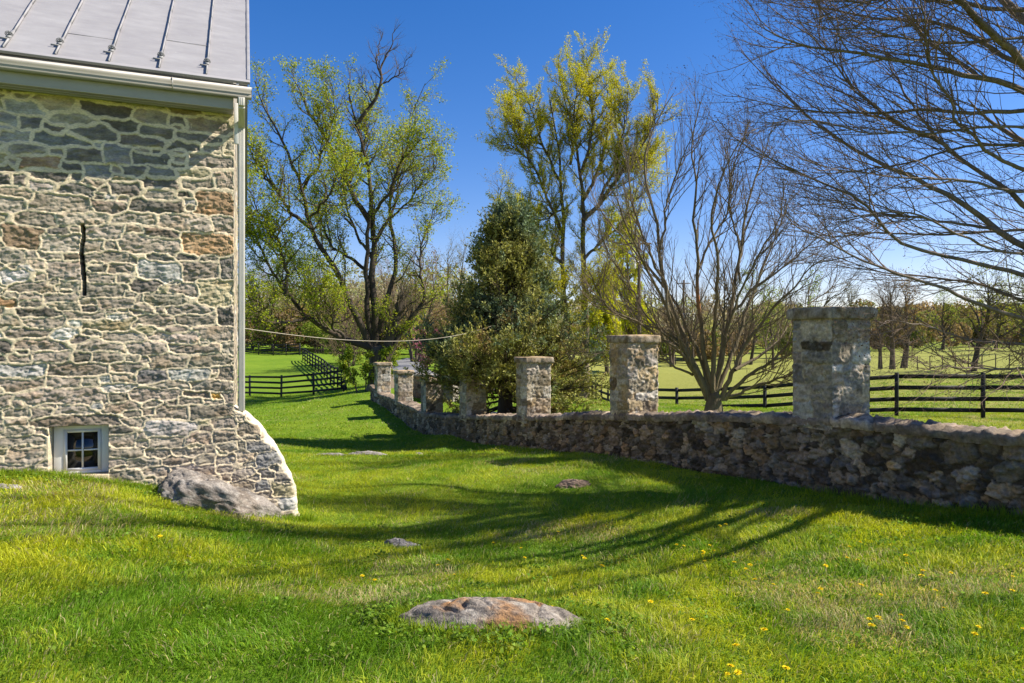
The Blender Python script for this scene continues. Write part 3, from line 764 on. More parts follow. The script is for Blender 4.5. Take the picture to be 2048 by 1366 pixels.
# ------------------------------------------------------------------ trees
def tube_arr(Pt, R, sides):
    "Pt (M,n,3), R (M,n) -> verts, quads"
    M, n, _ = Pt.shape
    T = np.gradient(Pt, axis=1); T /= np.maximum(np.linalg.norm(T, axis=-1, keepdims=True), 1e-9)
    ref = np.array([.36, .82, .44]); U = np.cross(T, ref); U /= np.maximum(np.linalg.norm(U, axis=-1, keepdims=True), 1e-6)
    W = np.cross(T, U)
    a = np.arange(sides)/sides*2*math.pi
    V = Pt[:, :, None, :]+R[:, :, None, None]*(U[:, :, None, :]*np.cos(a)[None, None, :, None]+W[:, :, None, :]*np.sin(a)[None, None, :, None])
    i = np.arange(n-1)[:, None]; j = np.arange(sides)[None, :]; j2 = (j+1) % sides
    q = np.stack([i*sides+j, i*sides+j2, (i+1)*sides+j2, (i+1)*sides+j], -1).reshape(-1, 4)
    F_ = (np.arange(M)*n*sides)[:, None, None]+q[None]
    return V.reshape(-1, 3), F_.reshape(-1, 4)

def resample(pts, n):
    pts = np.asarray(pts, float); s = np.r_[0, np.cumsum(np.linalg.norm(np.diff(pts, axis=0), axis=1))]
    t = np.linspace(0, s[-1], n)
    # catmull style smoothing through cubic of cumulative values
    out = np.stack([np.interp(t, s, pts[:, k]) for k in range(3)], 1)
    for _ in range(2): out[1:-1] = .25*out[:-2]+.5*out[1:-1]+.25*out[2:]
    return out

def spawn(Pt, R, cnt, L, ang, up, r, n=6, t0=.2, t1=1.0, rmax=1e9, wob=.12, rs=.7, vec=(0, 0, 1), tip=.25, lenfall=.5, amp=(.55, 1.2)):
    M, k, _ = Pt.shape
    idx = np.repeat(np.arange(M), cnt); m = len(idx)
    if m == 0: return np.zeros((0, n, 3)), np.zeros((0, n))
    t = (np.tile(np.arange(cnt), M)+r.uniform(0, 1, m))/cnt*(t1-t0)+t0
    f = np.clip(t, 0, .999)*(k-1); i0 = f.astype(int); w = (f-i0)[:, None]
    p = Pt[idx, i0]*(1-w)+Pt[idx, np.minimum(i0+1, k-1)]*w
    tg = Pt[idx, np.minimum(i0+1, k-1)]-Pt[idx, i0]; tg /= np.maximum(np.linalg.norm(tg, axis=1, keepdims=True), 1e-9)
    rr = R[idx, i0]*(1-w[:, 0])+R[idx, np.minimum(i0+1, k-1)]*w[:, 0]
    pv = r.normal(size=(m, 3)); pv -= (pv*tg).sum(1, keepdims=True)*tg; pv /= np.linalg.norm(pv, axis=1, keepdims=True)
    A = r.uniform(ang*.6, ang*1.35, m)[:, None]
    d = np.cos(A)*tg+np.sin(A)*pv
    ln = L*r.uniform(*amp, m)*(1-lenfall*t)
    out = np.empty((m, n, 3)); out[:, 0] = p
    vec = np.asarray(vec, float)
    for j in range(1, n):
        d = d+vec*up/(n-1)+r.normal(0, wob, (m, 3)); d /= np.linalg.norm(d, axis=1, keepdims=True)
        p = p+d*(ln/(n-1))[:, None]; out[:, j] = p
    r0 = np.minimum(rr*rs, rmax)
    RR = r0[:, None]*(1-(1-tip)*np.linspace(0, 1, n)[None])
    return out, RR

def limbs_px(spec, n=22, wob=.0, r=None, d0=None):
    "spec: list of (pts[(px,py)...], d_start, d_end, r0, r1); returns arrays"
    Pts, Rs = [], []
    for pts, da, db, r0, r1 in spec:
        m = len(pts); q = np.array([P(px, py, da+(db-da)*(i/(m-1))**1.3) for i, (px, py) in enumerate(pts)])
        q = resample(q, n)
        if wob and r is not None:
            j = r.normal(0, wob, q.shape); j[0] = 0; j[1:-1] = (j[:-2]+j[1:-1]+j[2:])/3; q = q+j
        Pts.append(q); Rs.append(r0+(r1-r0)*np.linspace(0, 1, n)**.8)
    return np.array(Pts), np.array(Rs)

def build_tubes(name, groups, mat, parent, colf, smooth=True):
    Vs, Fs, Cs, n0 = [], [], [], 0
    for Pt, R, sides, c in groups:
        if len(Pt) == 0: continue
        v, f = tube_arr(Pt, R, sides); Vs.append(v); Fs.append(f+n0); n0 += len(v)
        c = np.asarray(c, float); Cs.append(np.broadcast_to(c, (len(v), 3)) if c.ndim == 1 else c)
    V = np.concatenate(Vs); C = np.concatenate(Cs)
    if colf is not None: C = colf(V, C)
    return mesh_obj(name, V, np.concatenate(Fs), mat, parent, C, smooth)

def bark_rough(V, C, s=3.0, a=.25): return np.clip(C*(1+a*fbm3(V*s, 301, 3)[..., None]), .004, .9)

def leaf_cloud(name, C, size, colors, r, mat, parent, asp=.55, bias=(0, 0, .5), jit=.5, dens_fold=True):
    "one small folded leaf-shaped face pair per centre"
    m = len(C); 
    nrm = r.normal(size=(m, 3))+np.array(bias); nrm /= np.linalg.norm(nrm, axis=1, keepdims=True)
    a = np.cross(nrm, r.normal(size=(m, 3))); a /= np.maximum(np.linalg.norm(a, axis=1, keepdims=True), 1e-6); b = np.cross(nrm, a)
    s = size*r.uniform(1-jit, 1+jit, m)[:, None]
    V = np.stack([C-a*s, C+b*s*asp+nrm*s*.12, C+a*s, C-b*s*asp+nrm*s*.12], 1).reshape(-1, 3)
    f = np.arange(4*m).reshape(-1, 4)
    cc = np.repeat(colors, 4, 0)
    return mesh_obj(name, V, f, mat, parent, cc)

def along(Pt, cnt, r, t0=.2, spread=.05):
    M, k, _ = Pt.shape; idx = np.repeat(np.arange(M), cnt); t = r.uniform(t0, 1, len(idx))*(k-1.001); i = t.astype(int); w = (t-i)[:, None]
    return Pt[idx, i]*(1-w)+Pt[idx, i+1]*w+r.normal(0, spread, (len(idx), 3))

def leafcol(n, pal, r, jit=.18):
    pal = np.array(pal); c = pal[r.integers(len(pal), size=n)]
    return np.clip(c*(1+r.normal(0, jit, (n, 1)))*(1+r.normal(0, .05, (n, 3))), .004, .9)

def trunk_mesh(pts, rads, r, sides=14, n=30, flare=1.5):
    q = resample(pts, n); t = np.linspace(0, 1, n); R = np.interp(t, np.linspace(0, 1, len(rads)), rads)
    R = R*(1+(flare-1)*np.exp(-t*n/3.0)); R[-1] *= .15; R[-2] *= .75
    return q[None], R[None]

# --- big leafy tree with dead top (left of centre)
r = np.random.default_rng(11)
d = 37.0
T1 = [
 ([(755, 735), (750, 620), (749, 516), (744, 448), (744, 385), (731, 330), (724, 276), (710, 240), (692, 176)], d, d, .36, .04),
 ([(748, 735), (733, 590), (731, 539), (735, 480), (742, 430)], d, d-.5, .24, .12),
 ([(713, 253), (733, 221), (751, 199), (763, 162), (767, 122), (783, 90), (794, 54)], d, d, .16, .015),
 ([(767, 167), (790, 150), (806, 135), (824, 108)], d, d-1, .06, .012), ([(763, 162), (752, 130), (758, 95), (765, 60)], d, d+.6, .07, .012), ([(745, 205), (725, 175), (712, 140)], d, d+.6, .05, .01),
 ([(742, 448), (710, 389), (697, 367), (674, 330), (648, 268), (620, 230), (606, 190), (592, 162)], d, d-2, .22, .03),
 ([(753, 735), (738, 690), (724, 650), (697, 584), (665, 530), (629, 471), (620, 435), (606, 380), (579, 330), (561, 280), (538, 244), (520, 194), (511, 162)], d, d-3, .30, .03),
 ([(624, 457), (583, 426), (561, 394), (529, 349), (506, 321), (493, 294)], d-2, d-4, .16, .03),
 ([(735, 540), (722, 534), (697, 516), (665, 494), (640, 440), (632, 400)], d, d+2, .14, .03),
 ([(757, 735), (762, 640), (779, 571), (801, 525), (788, 489), (783, 435), (779, 389), (806, 321), (815, 244), (828, 208), (851, 172)], d, d+2, .24, .02),
 ([(744, 430), (779, 390), (806, 321), (835, 285), (860, 272)], d, d-3, .14, .02),
 ([(772, 735), (806, 655), (842, 612), (851, 589), (842, 548), (847, 485), (862, 440), (880, 400)], d-.4, d+1, .20, .02),
 ([(764, 745), (775, 690), (793, 621), (802, 588)], d-.4, d-.5, .40, .24),
 ([(752, 700), (735, 690), (700, 682), (661, 663), (624, 643), (605, 625), (571, 591), (550, 545), (520, 490), (505, 440)], d, d-4, .26, .03),
 ([(615, 636), (585, 645), (550, 640), (520, 610), (495, 590)], d-2, d-5, .14, .02), ([(690, 676), (665, 655), (668, 640), (650, 600), (640, 560)], d-1, d-3, .12, .02),
 ([(571, 591), (580, 550), (560, 500), (530, 440), (510, 400), (492, 370)], d-3, d-5, .14, .02), ([(690, 570), (650, 575), (625, 590), (600, 560), (585, 520)], d-1, d+2, .10, .02),
 ([(697, 367), (720, 320), (735, 260), (742, 210)], d, d+2, .12, .02), ([(606, 380), (640, 330), (660, 270), (670, 220), (668, 170)], d-1, d-3, .12, .02), ([(783, 435), (820, 400), (850, 360), (872, 330)], d+1, d-1, .09, .02),
 ([(745, 520), (700, 440), (690, 380), (668, 300)], d, d+4, .12, .02), ([(749, 480), (790, 420), (800, 340), (790, 270)], d, d+4, .12, .02), ([(620, 435), (650, 400), (690, 330)], d-2, d-5, .10, .02), ([(583, 426), (560, 460), (520, 470), (490, 470)], d-3, d-4, .08, .02),
]
LP, LR = limbs_px(T1, 26, .10, r); LR = np.maximum(LR*.78, .012)
tr = empty('deciduous_tree', at(758, 37)); tag(tr, 'big old tree with thick forked trunk, sparse young leaves and bare dead top', 'tree')
base = at(762, 37.0); tq, tR = trunk_mesh([base-z3*.5, base+z3*.6, base+z3*1.5, P(758, 715, 37), P(757, 690, 37)], [.78, .70, .66, .58, .42], r)
alive = np.array([0, 4, 5, 6]+list(range(6, len(T1))))
L1 = spawn(LP[7:], LR[7:], 24, 2.6, .75, .55, r, 8, .25, 1, .05, .16); L1b = spawn(LP[:1], LR[:1], 20, 2.8, .8, .5, r, 8, .3, 1, .06, .16)
L1 = (np.concatenate([L1[0], L1b[0]]), np.concatenate([L1[1], L1b[1]]))
L1c = spawn(LP[6:7], LR[6:7], 18, 2.6, .8, .5, r, 8, .2, 1, .05, .16); L1 = (np.concatenate([L1[0], L1c[0]]), np.concatenate([L1[1], L1c[1]]))
dead = spawn(LP[2:6], LR[2:6], 14, 1.5, .7, .45, r, 7, .15, 1, .03, .14); dead2 = spawn(*dead, 6, .7, .7, .3, r, 5, .2, 1, .012, .14)
L2 = spawn(*L1, 9, 1.1, .75, .4, r, 6, .15, 1, .014, .16)
L3 = spawn(*L2, 3, .45, .7, .2, r, 4, .3, 1, .008, .18)
cb = np.array([.068, .053, .040]); ct = np.array([.12, .095, .06])
trk = build_tubes('trunk', [(tq, tR, 16, cb*1.9), (LP, LR, 9, cb)], M_bark, tr, lambda V, C: bark_rough(V, C, 2.5, .5))
build_tubes('twigs', [(L1[0], L1[1], 5, ct*.8), (L2[0], L2[1], 3, ct), (L3[0], L3[1], 3, ct), (dead[0], dead[1], 5, ct*.9), (dead2[0], dead2[1], 3, ct)], M_twig, tr, None)
ends = np.concatenate([along(L2[0], 5, r, .15, .10), along(L3[0], 5, r, .2, .10), along(L1[0], 10, r, .2, .16)])
keepm = (fbm3(ends*.55, 321, 3) > -.42)
ends = ends[keepm]; ends = np.concatenate([ends, ends[r.random(len(ends)) < .5]+r.normal(0, .07, (int(0), 3)) if False else ends[:0]])
pal1 = [(.32, .38, .022), (.39, .43, .028), (.26, .34, .02), (.17, .24, .016), (.42, .44, .03)]
leaf_cloud('leaves', ends, .046, leafcol(len(ends), pal1, r), r, M_leaf, tr, .6)

# --- yellow-green budding tree (centre)
r = np.random.default_rng(12); d = 42.0
T2 = [
 ([(1160, 780), (1140, 700), (1130, 620), (1127, 560), (1125, 500), (1123, 400), (1118, 330), (1110, 260), (1105, 200)], d, d, .34, .04),
 ([(1168, 780), (1170, 700), (1168, 600), (1165, 500), (1166, 400), (1160, 350), (1153, 300), (1140, 240), (1125, 190), (1115, 130)], d, d+.5, .36, .03),
 ([(1166, 440), (1190, 415), (1211, 391), (1240, 350), (1261, 326), (1293, 277), (1312, 235), (1316, 190)], d, d-1, .20, .03),
 ([(1125, 470), (1105, 420), (1093, 383), (1075, 350), (1060, 326), (1039, 301), (1010, 288), (995, 282)], d, d-1.5, .18, .02),
 ([(1060, 326), (1045, 290), (1030, 250), (1020, 215)], d-1, d-2, .10, .02), ([(1118, 360), (1095, 310), (1075, 260), (1055, 200), (1030, 150)], d, d+1.5, .14, .02),
 ([(1160, 350), (1180, 300), (1185, 240), (1180, 180), (1170, 110)], d, d-1, .16, .02), ([(1166, 400), (1200, 340), (1215, 280), (1220, 220), (1212, 150)], d, d+2, .16, .02), ([(1200, 400), (1230, 340), (1245, 280), (1255, 220), (1250, 170)], d, d-2, .14, .02),
 ([(1140, 330), (1150, 280), (1150, 220), (1155, 160)], d, d-2, .12, .02), ([(1125, 530), (1095, 500), (1065, 460), (1050, 420), (1020, 400)], d, d-2, .12, .02), ([(1166, 520), (1200, 480), (1230, 460), (1260, 420), (1285, 380)], d, d+1, .13, .02),
 ([(1123, 420), (1085, 440), (1050, 440), (1030, 430)], d, d+2, .08, .02), ([(1240, 350), (1275, 330), (1300, 310)], d-1, d+1, .08, .02), ([(1165, 600), (1195, 570), (1220, 560)], d, d-2, .08, .02), ([(1130, 600), (1100, 580), (1080, 560)], d, d-2, .08, .02),
]
LP, LR = limbs_px(T2, 24, .10, r); LR = np.maximum(LR*.8, .015)
tr = empty('deciduous_tree', at(1165, 42)); tag(tr, 'tall yellow green budding tree behind the evergreen, two upright stems', 'tree')
base = at(1166, 42.0); tq, tR = trunk_mesh([base-z3*.5, base+z3*.8, P(1166, 740, 42), P(1166, 715, 42)], [.42, .40, .42, .36], r, flare=1.4)
L1 = spawn(LP, LR, 32, 2.3, .9, .75, r, 9, .10, 1, .04, .10, lenfall=.3, amp=(.4, 1.35)); L2 = spawn(*L1, 14, .85, .75, .7, r, 6, .08, 1, .016, .13); L3 = spawn(*L2, 4, .32, .8, .4, r, 4, .1, 1, .011, .14)
cb = np.array([.10, .08, .05]); ct = np.array([.16, .13, .05])
build_tubes('trunk', [(tq, tR, 14, cb*1.6), (LP, LR, 8, cb)], M_bark, tr, lambda V, C: bark_rough(V, C, 2.5, .5))
build_tubes('twigs', [(L1[0], L1[1], 4, ct), (L2[0], L2[1], 3, ct), (L3[0], L3[1], 3, ct*1.2)], M_twig, tr, None)
ends = np.concatenate([along(L2[0], 14, r, .05, .05), along(L3[0], 3, r, .1, .04), along(L1[0], 24, r, .15, .06)])
pal2 = [(.56, .53, .024), (.60, .56, .026), (.48, .48, .022), (.38, .40, .02)]
leaf_cloud('leaf_buds', ends, .031, leafcol(len(ends), pal2, r), r, M_leaf, tr, .7)

# --- bare many-stemmed tree behind the wall
r = np.random.default_rng(13); d = 13.6
S3 = [
 ([(1415, 800), (1390, 740), (1360, 690), (1345, 640), (1320, 590), (1295, 540), (1270, 500), (1250, 450), (1230, 380)], d, d-1.5, .085, .010),
 ([(1420, 800), (1400, 750), (1375, 700), (1351, 640), (1330, 572), (1314, 449), (1293, 367), (1285, 310), (1310, 250), (1340, 190)], d, d+.5, .10, .008),
 ([(1320, 500), (1325, 440), (1345, 370), (1370, 310), (1392, 250)], d, d-.6, .04, .007),
 ([(1425, 800), (1410, 720), (1398, 640), (1396, 531), (1392, 469), (1388, 367), (1384, 285), (1400, 203)], d, d-.6, .085, .008),
 ([(1430, 800), (1440, 720), (1455, 640), (1470, 580), (1480, 500), (1490, 420), (1520, 330), (1545, 250)], d, d+1, .09, .008),
 ([(1440, 800), (1470, 730), (1510, 660), (1550, 610), (1600, 560), (1650, 515)], d, d-1, .08, .008),
 ([(1445, 800), (1500, 750), (1570, 700), (1620, 640), (1670, 590)], d, d-1.6, .07, .008),
 ([(1450, 800), (1520, 770), (1590, 742), (1640, 735)], d, d-1.2, .06, .008),
 ([(1410, 790), (1370, 720), (1330, 680), (1290, 650), (1230, 630), (1190, 580), (1170, 520)], d, d-1.5, .065, .008),
 ([(1400, 770), (1355, 675), (1317, 660), (1286, 648), (1250, 637), (1216, 612), (1182, 579), (1167, 554)], d, d+1, .05, .007),
 ([(1385, 750), (1330, 725), (1270, 705), (1190, 705)], d, d-1, .04, .007),
 ([(1425, 800), (1425, 700), (1435, 600), (1440, 520), (1420, 440), (1440, 360), (1480, 280)], d, d-1, .085, .008),
 ([(1430, 790), (1470, 700), (1500, 600), (1530, 520), (1560, 450), (1585, 390)], d, d+1.5, .075, .008),
 ([(1420, 780), (1385, 680), (1355, 610), (1320, 560), (1280, 520), (1240, 470), (1200, 420), (1180, 380)], d, d+1.2, .07, .008),
 ([(1430, 780), (1450, 680), (1475, 600), (1510, 520), (1560, 440), (1570, 350)], d, d-1, .06, .007), ([(1396, 540), (1420, 480), (1450, 440), (1460, 370), (1450, 290)], d, d+.6, .04, .007),
 ([(1340, 640), (1325, 560), (1290, 480), (1265, 420), (1255, 350), (1262, 290)], d-.6, d-1, .05, .007), ([(1455, 640), (1500, 580), (1560, 540), (1630, 480), (1660, 440)], d, d, .05, .007), ([(1470, 740), (1540, 700), (1600, 620), (1690, 560)], d-.3, d+1, .05, .007),
 ([(1365, 700), (1300, 640), (1250, 560), (1215, 500), (1195, 440)], d, d-.5, .045, .007), ([(1480, 560), (1475, 470), (1455, 400), (1470, 310), (1500, 240)], d+.3, d+.3, .04, .007),
]
S3 = [(p, da, db, r0*.68, r1) for p, da, db, r0, r1 in S3]
LP, LR = limbs_px(S3, 24, .035, r)
tr = empty('bare_tree', at(1425, 13.6)); tag(tr, 'bare many stemmed tree fanning out just behind the wall between two piers', 'tree')
base = at(1427, d); tq, tR = trunk_mesh([base-z3*.2, base+z3*.3, P(1427, 815, d), P(1428, 780, d)], [.24, .22, .20, .10], r, flare=1.15)
L1 = spawn(LP, LR, 20, 1.5, .55, .75, r, 8, .15, 1, .012, .09, tip=.35); L2 = spawn(*L1, 6, .6, .6, .6, r, 5, .15, 1, .005, .1, tip=.5); L3 = spawn(*L2, 3, .18, .7, .3, r, 3, .3, 1, .0035, .1, tip=.7)
cb = np.array([.175, .138, .085]); ct = np.array([.18, .135, .085])
def c3(V, C):
    g = sst(.1, .7, fbm3(V*2.2, 331, 3))[..., None]; C = C*(1-g*.5)+np.array([.16, .145, .06])*g*.5
    C = bark_rough(V, C, 5, .35); k = np.exp(-((V-P(1400, 595, 13.4))**2*np.array([40, 4, 14])).sum(-1))[..., None]
    return C*(1-k)+np.array([.42, .17, .06])*k
build_tubes('trunk', [(tq, tR, 14, cb*.9), (LP, LR, 8, cb)], M_bark, tr, c3)
build_tubes('twigs', [(L1[0], L1[1], 5, ct), (L2[0], L2[1], 3, ct), (L3[0], L3[1], 3, ct*1.1)], M_twig, tr, None)

# --- bare tree on the right, its trunk outside the picture
r = np.random.default_rng(14); d = 8.6
S4 = [
 ([(2330, 640), (2200, 580), (2048, 496), (1997, 464), (1946, 412), (1913, 398), (1847, 375), (1796, 347), (1740, 318), (1693, 290), (1646, 262), (1595, 220), (1552, 173), (1520, 136), (1482, 98)], d, 8.4, .085, .006),
 ([(2330, 560), (2180, 490), (2048, 421), (2002, 370), (1932, 328), (1880, 290), (1847, 248), (1824, 211), (1800, 160), (1770, 90)], d, 9.5, .075, .007),
 ([(1900, 305), (1880, 290), (1768, 230), (1702, 178), (1670, 126), (1641, 70), (1615, 20)], 8.9, 8.2, .035, .005),
 ([(2330, 300), (2180, 240), (2048, 222), (1885, 225), (1768, 230), (1674, 225), (1604, 215), (1534, 206), (1487, 201), (1449, 183)], d, 9.2, .06, .005),
 ([(2330, 330), (2200, 260), (2048, 187), (1955, 155), (1885, 140), (1824, 126), (1721, 112), (1665, 112), (1595, 89), (1534, 66), (1492, 47)], d, 7.6, .08, .005),
 ([(2330, 430), (2180, 290), (2048, 140), (2002, 94), (1946, 37), (1876, -30), (1800, -90), (1700, -170)], d, 8.0, .11, .02),
 ([(2330, 350), (2200, 220), (2048, 40), (2002, -20), (1940, -110), (1850, -260)], d, 9.5, .13, .03),
 ([(2330, 260), (2180, 170), (2048, 131), (1908, 47), (1768, 35), (1674, 28), (1604, 19), (1534, -5)], d, 9.8, .07, .006),
 ([(2330, 650), (2200, 600), (2048, 553), (1979, 529), (1908, 515), (1815, 508), (1768, 450), (1740, 412), (1702, 389), (1627, 356), (1548, 323), (1487, 300), (1440, 248)], d, 7.9, .06, .005),
 ([(2330, 700), (2200, 670), (2048, 637), (1955, 609), (1908, 590), (1838, 557), (1744, 529), (1665, 492), (1595, 459), (1557, 421)], d, 7.2, .06, .005),
 ([(2300, 330), (2150, 300), (2048, 286), (1908, 300), (1815, 323), (1721, 347), (1627, 345), (1550, 330)], d, 9.8, .04, .005),
 ([(2300, 470), (2150, 460), (2048, 459), (1862, 473), (1768, 464), (1674, 473), (1604, 468), (1540, 455)], d, 10.2, .04, .005),
 ([(2250, 690), (2048, 690), (1950, 680), (1860, 655), (1790, 640), (1750, 650)], d, 7.0, .04, .004), ([(2250, 380), (2048, 380), (1900, 360), (1760, 350), (1650, 335), (1560, 300)], d, 6.8, .035, .004),
 ([(2250, 520), (2048, 515), (1950, 490), (1850, 430), (1750, 420), (1650, 440), (1590, 420)], d, 6.8, .035, .004), ([(2250, 620), (2048, 600), (1900, 560), (1780, 545), (1680, 520), (1600, 500)], d, 10.5, .035, .004),
 ([(2250, 100), (2048, 80), (1900, 90), (1760, 70), (1650, 60), (1560, 30)], d, 7.0, .035, .004), ([(2200, 250), (2048, 250), (1900, 260), (1760, 270), (1640, 240), (1530, 250), (1480, 270)], d, 7.4, .03, .004),
 ([(2200, 720), (2048, 745), (1960, 740), (1880, 735), (1800, 700)], d, 6.8, .03, .003), ([(1997, 464), (1940, 450), (1850, 440), (1740, 420), (1640, 400), (1560, 380)], 8.6, 9.6, .03, .004),
 ([(2048, 20), (1960, 10), (1850, -5), (1720, 0), (1600, -30)], d, 7.5, .04, .006), ([(1955, 155), (1860, 80), (1790, 20), (1740, -40)], 8.3, 8.8, .035, .006), ([(2048, 340), (1960, 300), (1900, 210), (1860, 130), (1840, 40), (1835, -60)], d, 7.6, .035, .006),
]
S4 = [(p, da, (db if abs(db-8.1) > 1.0 else (7.0-.3*(8.1-db) if db < 8.1 else 9.3+.3*(db-8.1))), r0, r1) for p, da, db, r0, r1 in S4]
LP, LR = limbs_px(S4, 26, .035, r); LR = np.maximum(LR*.75, .003)
tx, ty = 8.55, 8.7; tb = np.array([tx, ty, gz(tx, ty)])
tr = empty('bare_tree', tb); tag(tr, 'large bare tree at the right edge with long arching reddish brown branches', 'tree')
tq, tR = trunk_mesh([tb-z3*.3, tb+z3*1, tb+z3*2.5+np.array([.05, 0, 0]), tb+z3*5.5, tb+z3*9.0], [.30, .28, .25, .20, .08], r, flare=1.4)
# crown above and behind the frame: free limbs off the trunk
UP = spawn(tq, tR, 20, 5.6, .9, .7, r, 22, .36, 1.0, .10, .05, tip=.08, lenfall=.25)
dq = np.array([tq[0][np.clip(int(r.uniform(.45, .95)*29), 0, 28)] for _ in range(15)]); ex_ = dq+np.stack([r.uniform(-4.2, .5, 15), r.uniform(-4.8, -1.6, 15), r.uniform(2.0, 4.2, 15)], 1)
UP2 = np.stack([resample([a_, a_*.55+b_*.45+np.array([0, 0, -.25]), b_], 22)+np.cumsum(r.normal(0, .022, (22, 3)), 0) for a_, b_ in zip(dq, ex_)]); UR2 = np.repeat((.10*(1-.88*np.linspace(0, 1, 22)))[None], 15, 0)  # unseen limbs towards the camera, added to throw shade on the lawn
UP = (np.concatenate([UP[0], UP2]), np.concatenate([UP[1], UR2]))
kp = ((np.abs(UP[0][..., 1]-8.2) < .55) & (UP[0][..., 0] < 8.1)).mean(1) < .22; UP = (UP[0][kp], UP[1][kp])
L1a = spawn(LP, LR, 30, 1.7, .45, .30, r, 9, .10, 1, .008, .10, tip=.3, vec=(-.55, 0, .45))
def gap(A, p):
    "sun gap in the crown"
    m = A[0]; q = m[..., 2]-(m[..., 0]-3.9)*1.02; c = ((q > -1.05) & (q < .6) & (m[..., 1] > 7.45) & (m[..., 1] < 8.8) & (m[..., 0] < 8.2)).mean(1) > .2
    k = ~(c & (r.random(len(m)) < p)); return A[0][k], A[1][k]
UP = gap(UP, .8); L1a = gap(L1a, .85)
L1b = spawn(*UP, 7, 1.7, .55, .4, r, 8, .2, 1, .016, .1, tip=.3)
L1b = gap(L1b, 1.0)
L2a = spawn(*L1a, 9, .50, .6, .35, r, 6, .12, 1, .0034, .13, tip=.5); L2b = spawn(*L1b, 5, .65, .6, .3, r, 5, .2, 1, .006, .1, tip=.5)
L3a = spawn(*L2a, 3, .13, .8, .5, r, 4, .25, 1, .0022, .13, tip=.9)
cb = np.array([.185, .145, .11]); ct = np.array([.20, .14, .10])
build_tubes('trunk', [(tq, tR, 14, cb), (LP, LR, 8, cb), (UP[0], UP[1], 6, cb)], M_bark, tr, lambda V, C: bark_rough(V, C, 6, .4))
build_tubes('twigs', [(L1a[0], L1a[1], 4, ct*1.05), (L1b[0], L1b[1], 3, ct), (L2a[0], L2a[1], 3, ct), (L2b[0], L2b[1], 3, ct), (L3a[0], L3a[1], 3, ct*1.1)], M_twig, tr, None)
bud = np.concatenate([L3a[0][:, -1], L2a[0][:, -1]]); bud = bud[r.random(len(bud)) < .8]
leaf_cloud('leaf_buds', bud, .0095, leafcol(len(bud), [(.12, .05, .04), (.16, .08, .05), (.10, .06, .035)], r), r, M_twig, tr, .5)

# --- evergreen
r = np.random.default_rng(15); ex, ey = -.22, 20.9; eb = np.array([ex, ey, gz(ex, ey)]); Hh = P(1018, 425, ey)[2]-eb[2]
tr = empty('evergreen_tree', eb); tag(tr, 'broad dark blue green evergreen standing behind the wall in the middle', 'tree')
tq, tR = trunk_mesh([eb-z3*.3, eb+z3*Hh*.3+np.array([.05, 0, 0]), eb+z3*Hh*.7+np.array([.15, .05, 0]), eb+z3*Hh*.97+np.array([.2, 0, 0])], [.22, .16, .09, .02], r, flare=1.3)
nb = 210; hts = np.sort(r.uniform(.0, .97, nb)**1.35); az = r.uniform(0, 2*math.pi, nb)
prf = np.interp(hts, [0, .08, .2, .35, .5, .65, .8, .92, 1], [2.9, 3.15, 3.0, 2.4, 1.8, 1.25, .75, .38, .1])*r.uniform(.55, 1.2, nb)
fw = np.cos(az)*WN[0]+np.sin(az)*WN[1]; hts = np.where((fw > .3) & (hts < .16), hts+.2, hts); prf = np.minimum(prf, np.where(fw > .15, np.interp(hts, [0, .25, .5], [1.5, 2.0, 3])/np.maximum(fw, .15), 3.1))
nP = 12; BP = np.zeros((nb, nP, 3)); BR = np.zeros((nb, nP))
for i in range(nb):
    t = np.linspace(0, 1, nP); rise = np.interp(hts[i], [0, .2, .45, .7, 1], [-.5, .25, 1.0, 1.9, 2.6])*prf[i]*.55
    h0 = max(.25, hts[i]*Hh-max(0, rise)*.75)
    c = np.array([np.interp(h0/Hh, np.linspace(0, 1, 30), tq[0][:, k]) for k in range(3)])
    BP[i] = np.array([c[0], c[1], eb[2]+h0])+np.stack([np.cos(az[i])*prf[i]*t, np.sin(az[i])*prf[i]*t, rise*t**1.4-.10*np.sin(t*3.1)*prf[i]*.4], 1)+np.cumsum(r.normal(0, .012, (nP, 3)), 0)
    BR[i] = np.linspace(.045*(1-.6*hts[i]), .006, nP)
S1 = spawn(BP, BR, 16, .95, .65, .55, r, 6, .30, 1, .012, .12, lenfall=.45); S2 = spawn(*S1, 7, .34, .6, .35, r, 4, .1, 1, .006, .14, tip=.5)
cb = np.array([.07, .05, .036])
build_tubes('trunk', [(tq, tR, 12, cb), (BP, BR, 5, cb*.9)], M_bark, tr, lambda V, C: bark_rough(V, C, 4, .4))
build_tubes('twigs', [(S1[0], S1[1], 3, cb*.9), (S2[0], S2[1], 3, np.array([.10, .07, .035]))], M_twig, tr, None)
# needle tufts: thin blades along the sprays
def tufts(Pt, cnt, r, size, t0=.1):
    M, k, _ = Pt.shape; idx = np.repeat(np.arange(M), cnt); t = r.uniform(t0, 1, len(idx))*(k-1.001); i = t.astype(int); w = (t-i)[:, None]
    c = Pt[idx, i]*(1-w)+Pt[idx, i+1]*w; tg = Pt[idx, i+1]-Pt[idx, i]; tg /= np.maximum(np.linalg.norm(tg, axis=1, keepdims=True), 1e-9)
    dr = tg*.75+r.normal(0, .55, c.shape)+np.array([0, 0, .15]); dr /= np.linalg.norm(dr, axis=1, keepdims=True)
    return c, dr, size*r.uniform(.6, 1.3, len(idx)), idx
c1, dr1, s1, id1 = tufts(S2[0], 7, r, .095)
sd = np.cross(dr1, r.normal(size=dr1.shape)); sd /= np.maximum(np.linalg.norm(sd, axis=1, keepdims=True), 1e-6)
Vn = np.stack([c1-sd*s1[:, None]*.10, c1+dr1*s1[:, None]*.5+sd*s1[:, None]*.20, c1+dr1*s1[:, None], c1+dr1*s1[:, None]*.5-sd*s1[:, None]*.20], 1)
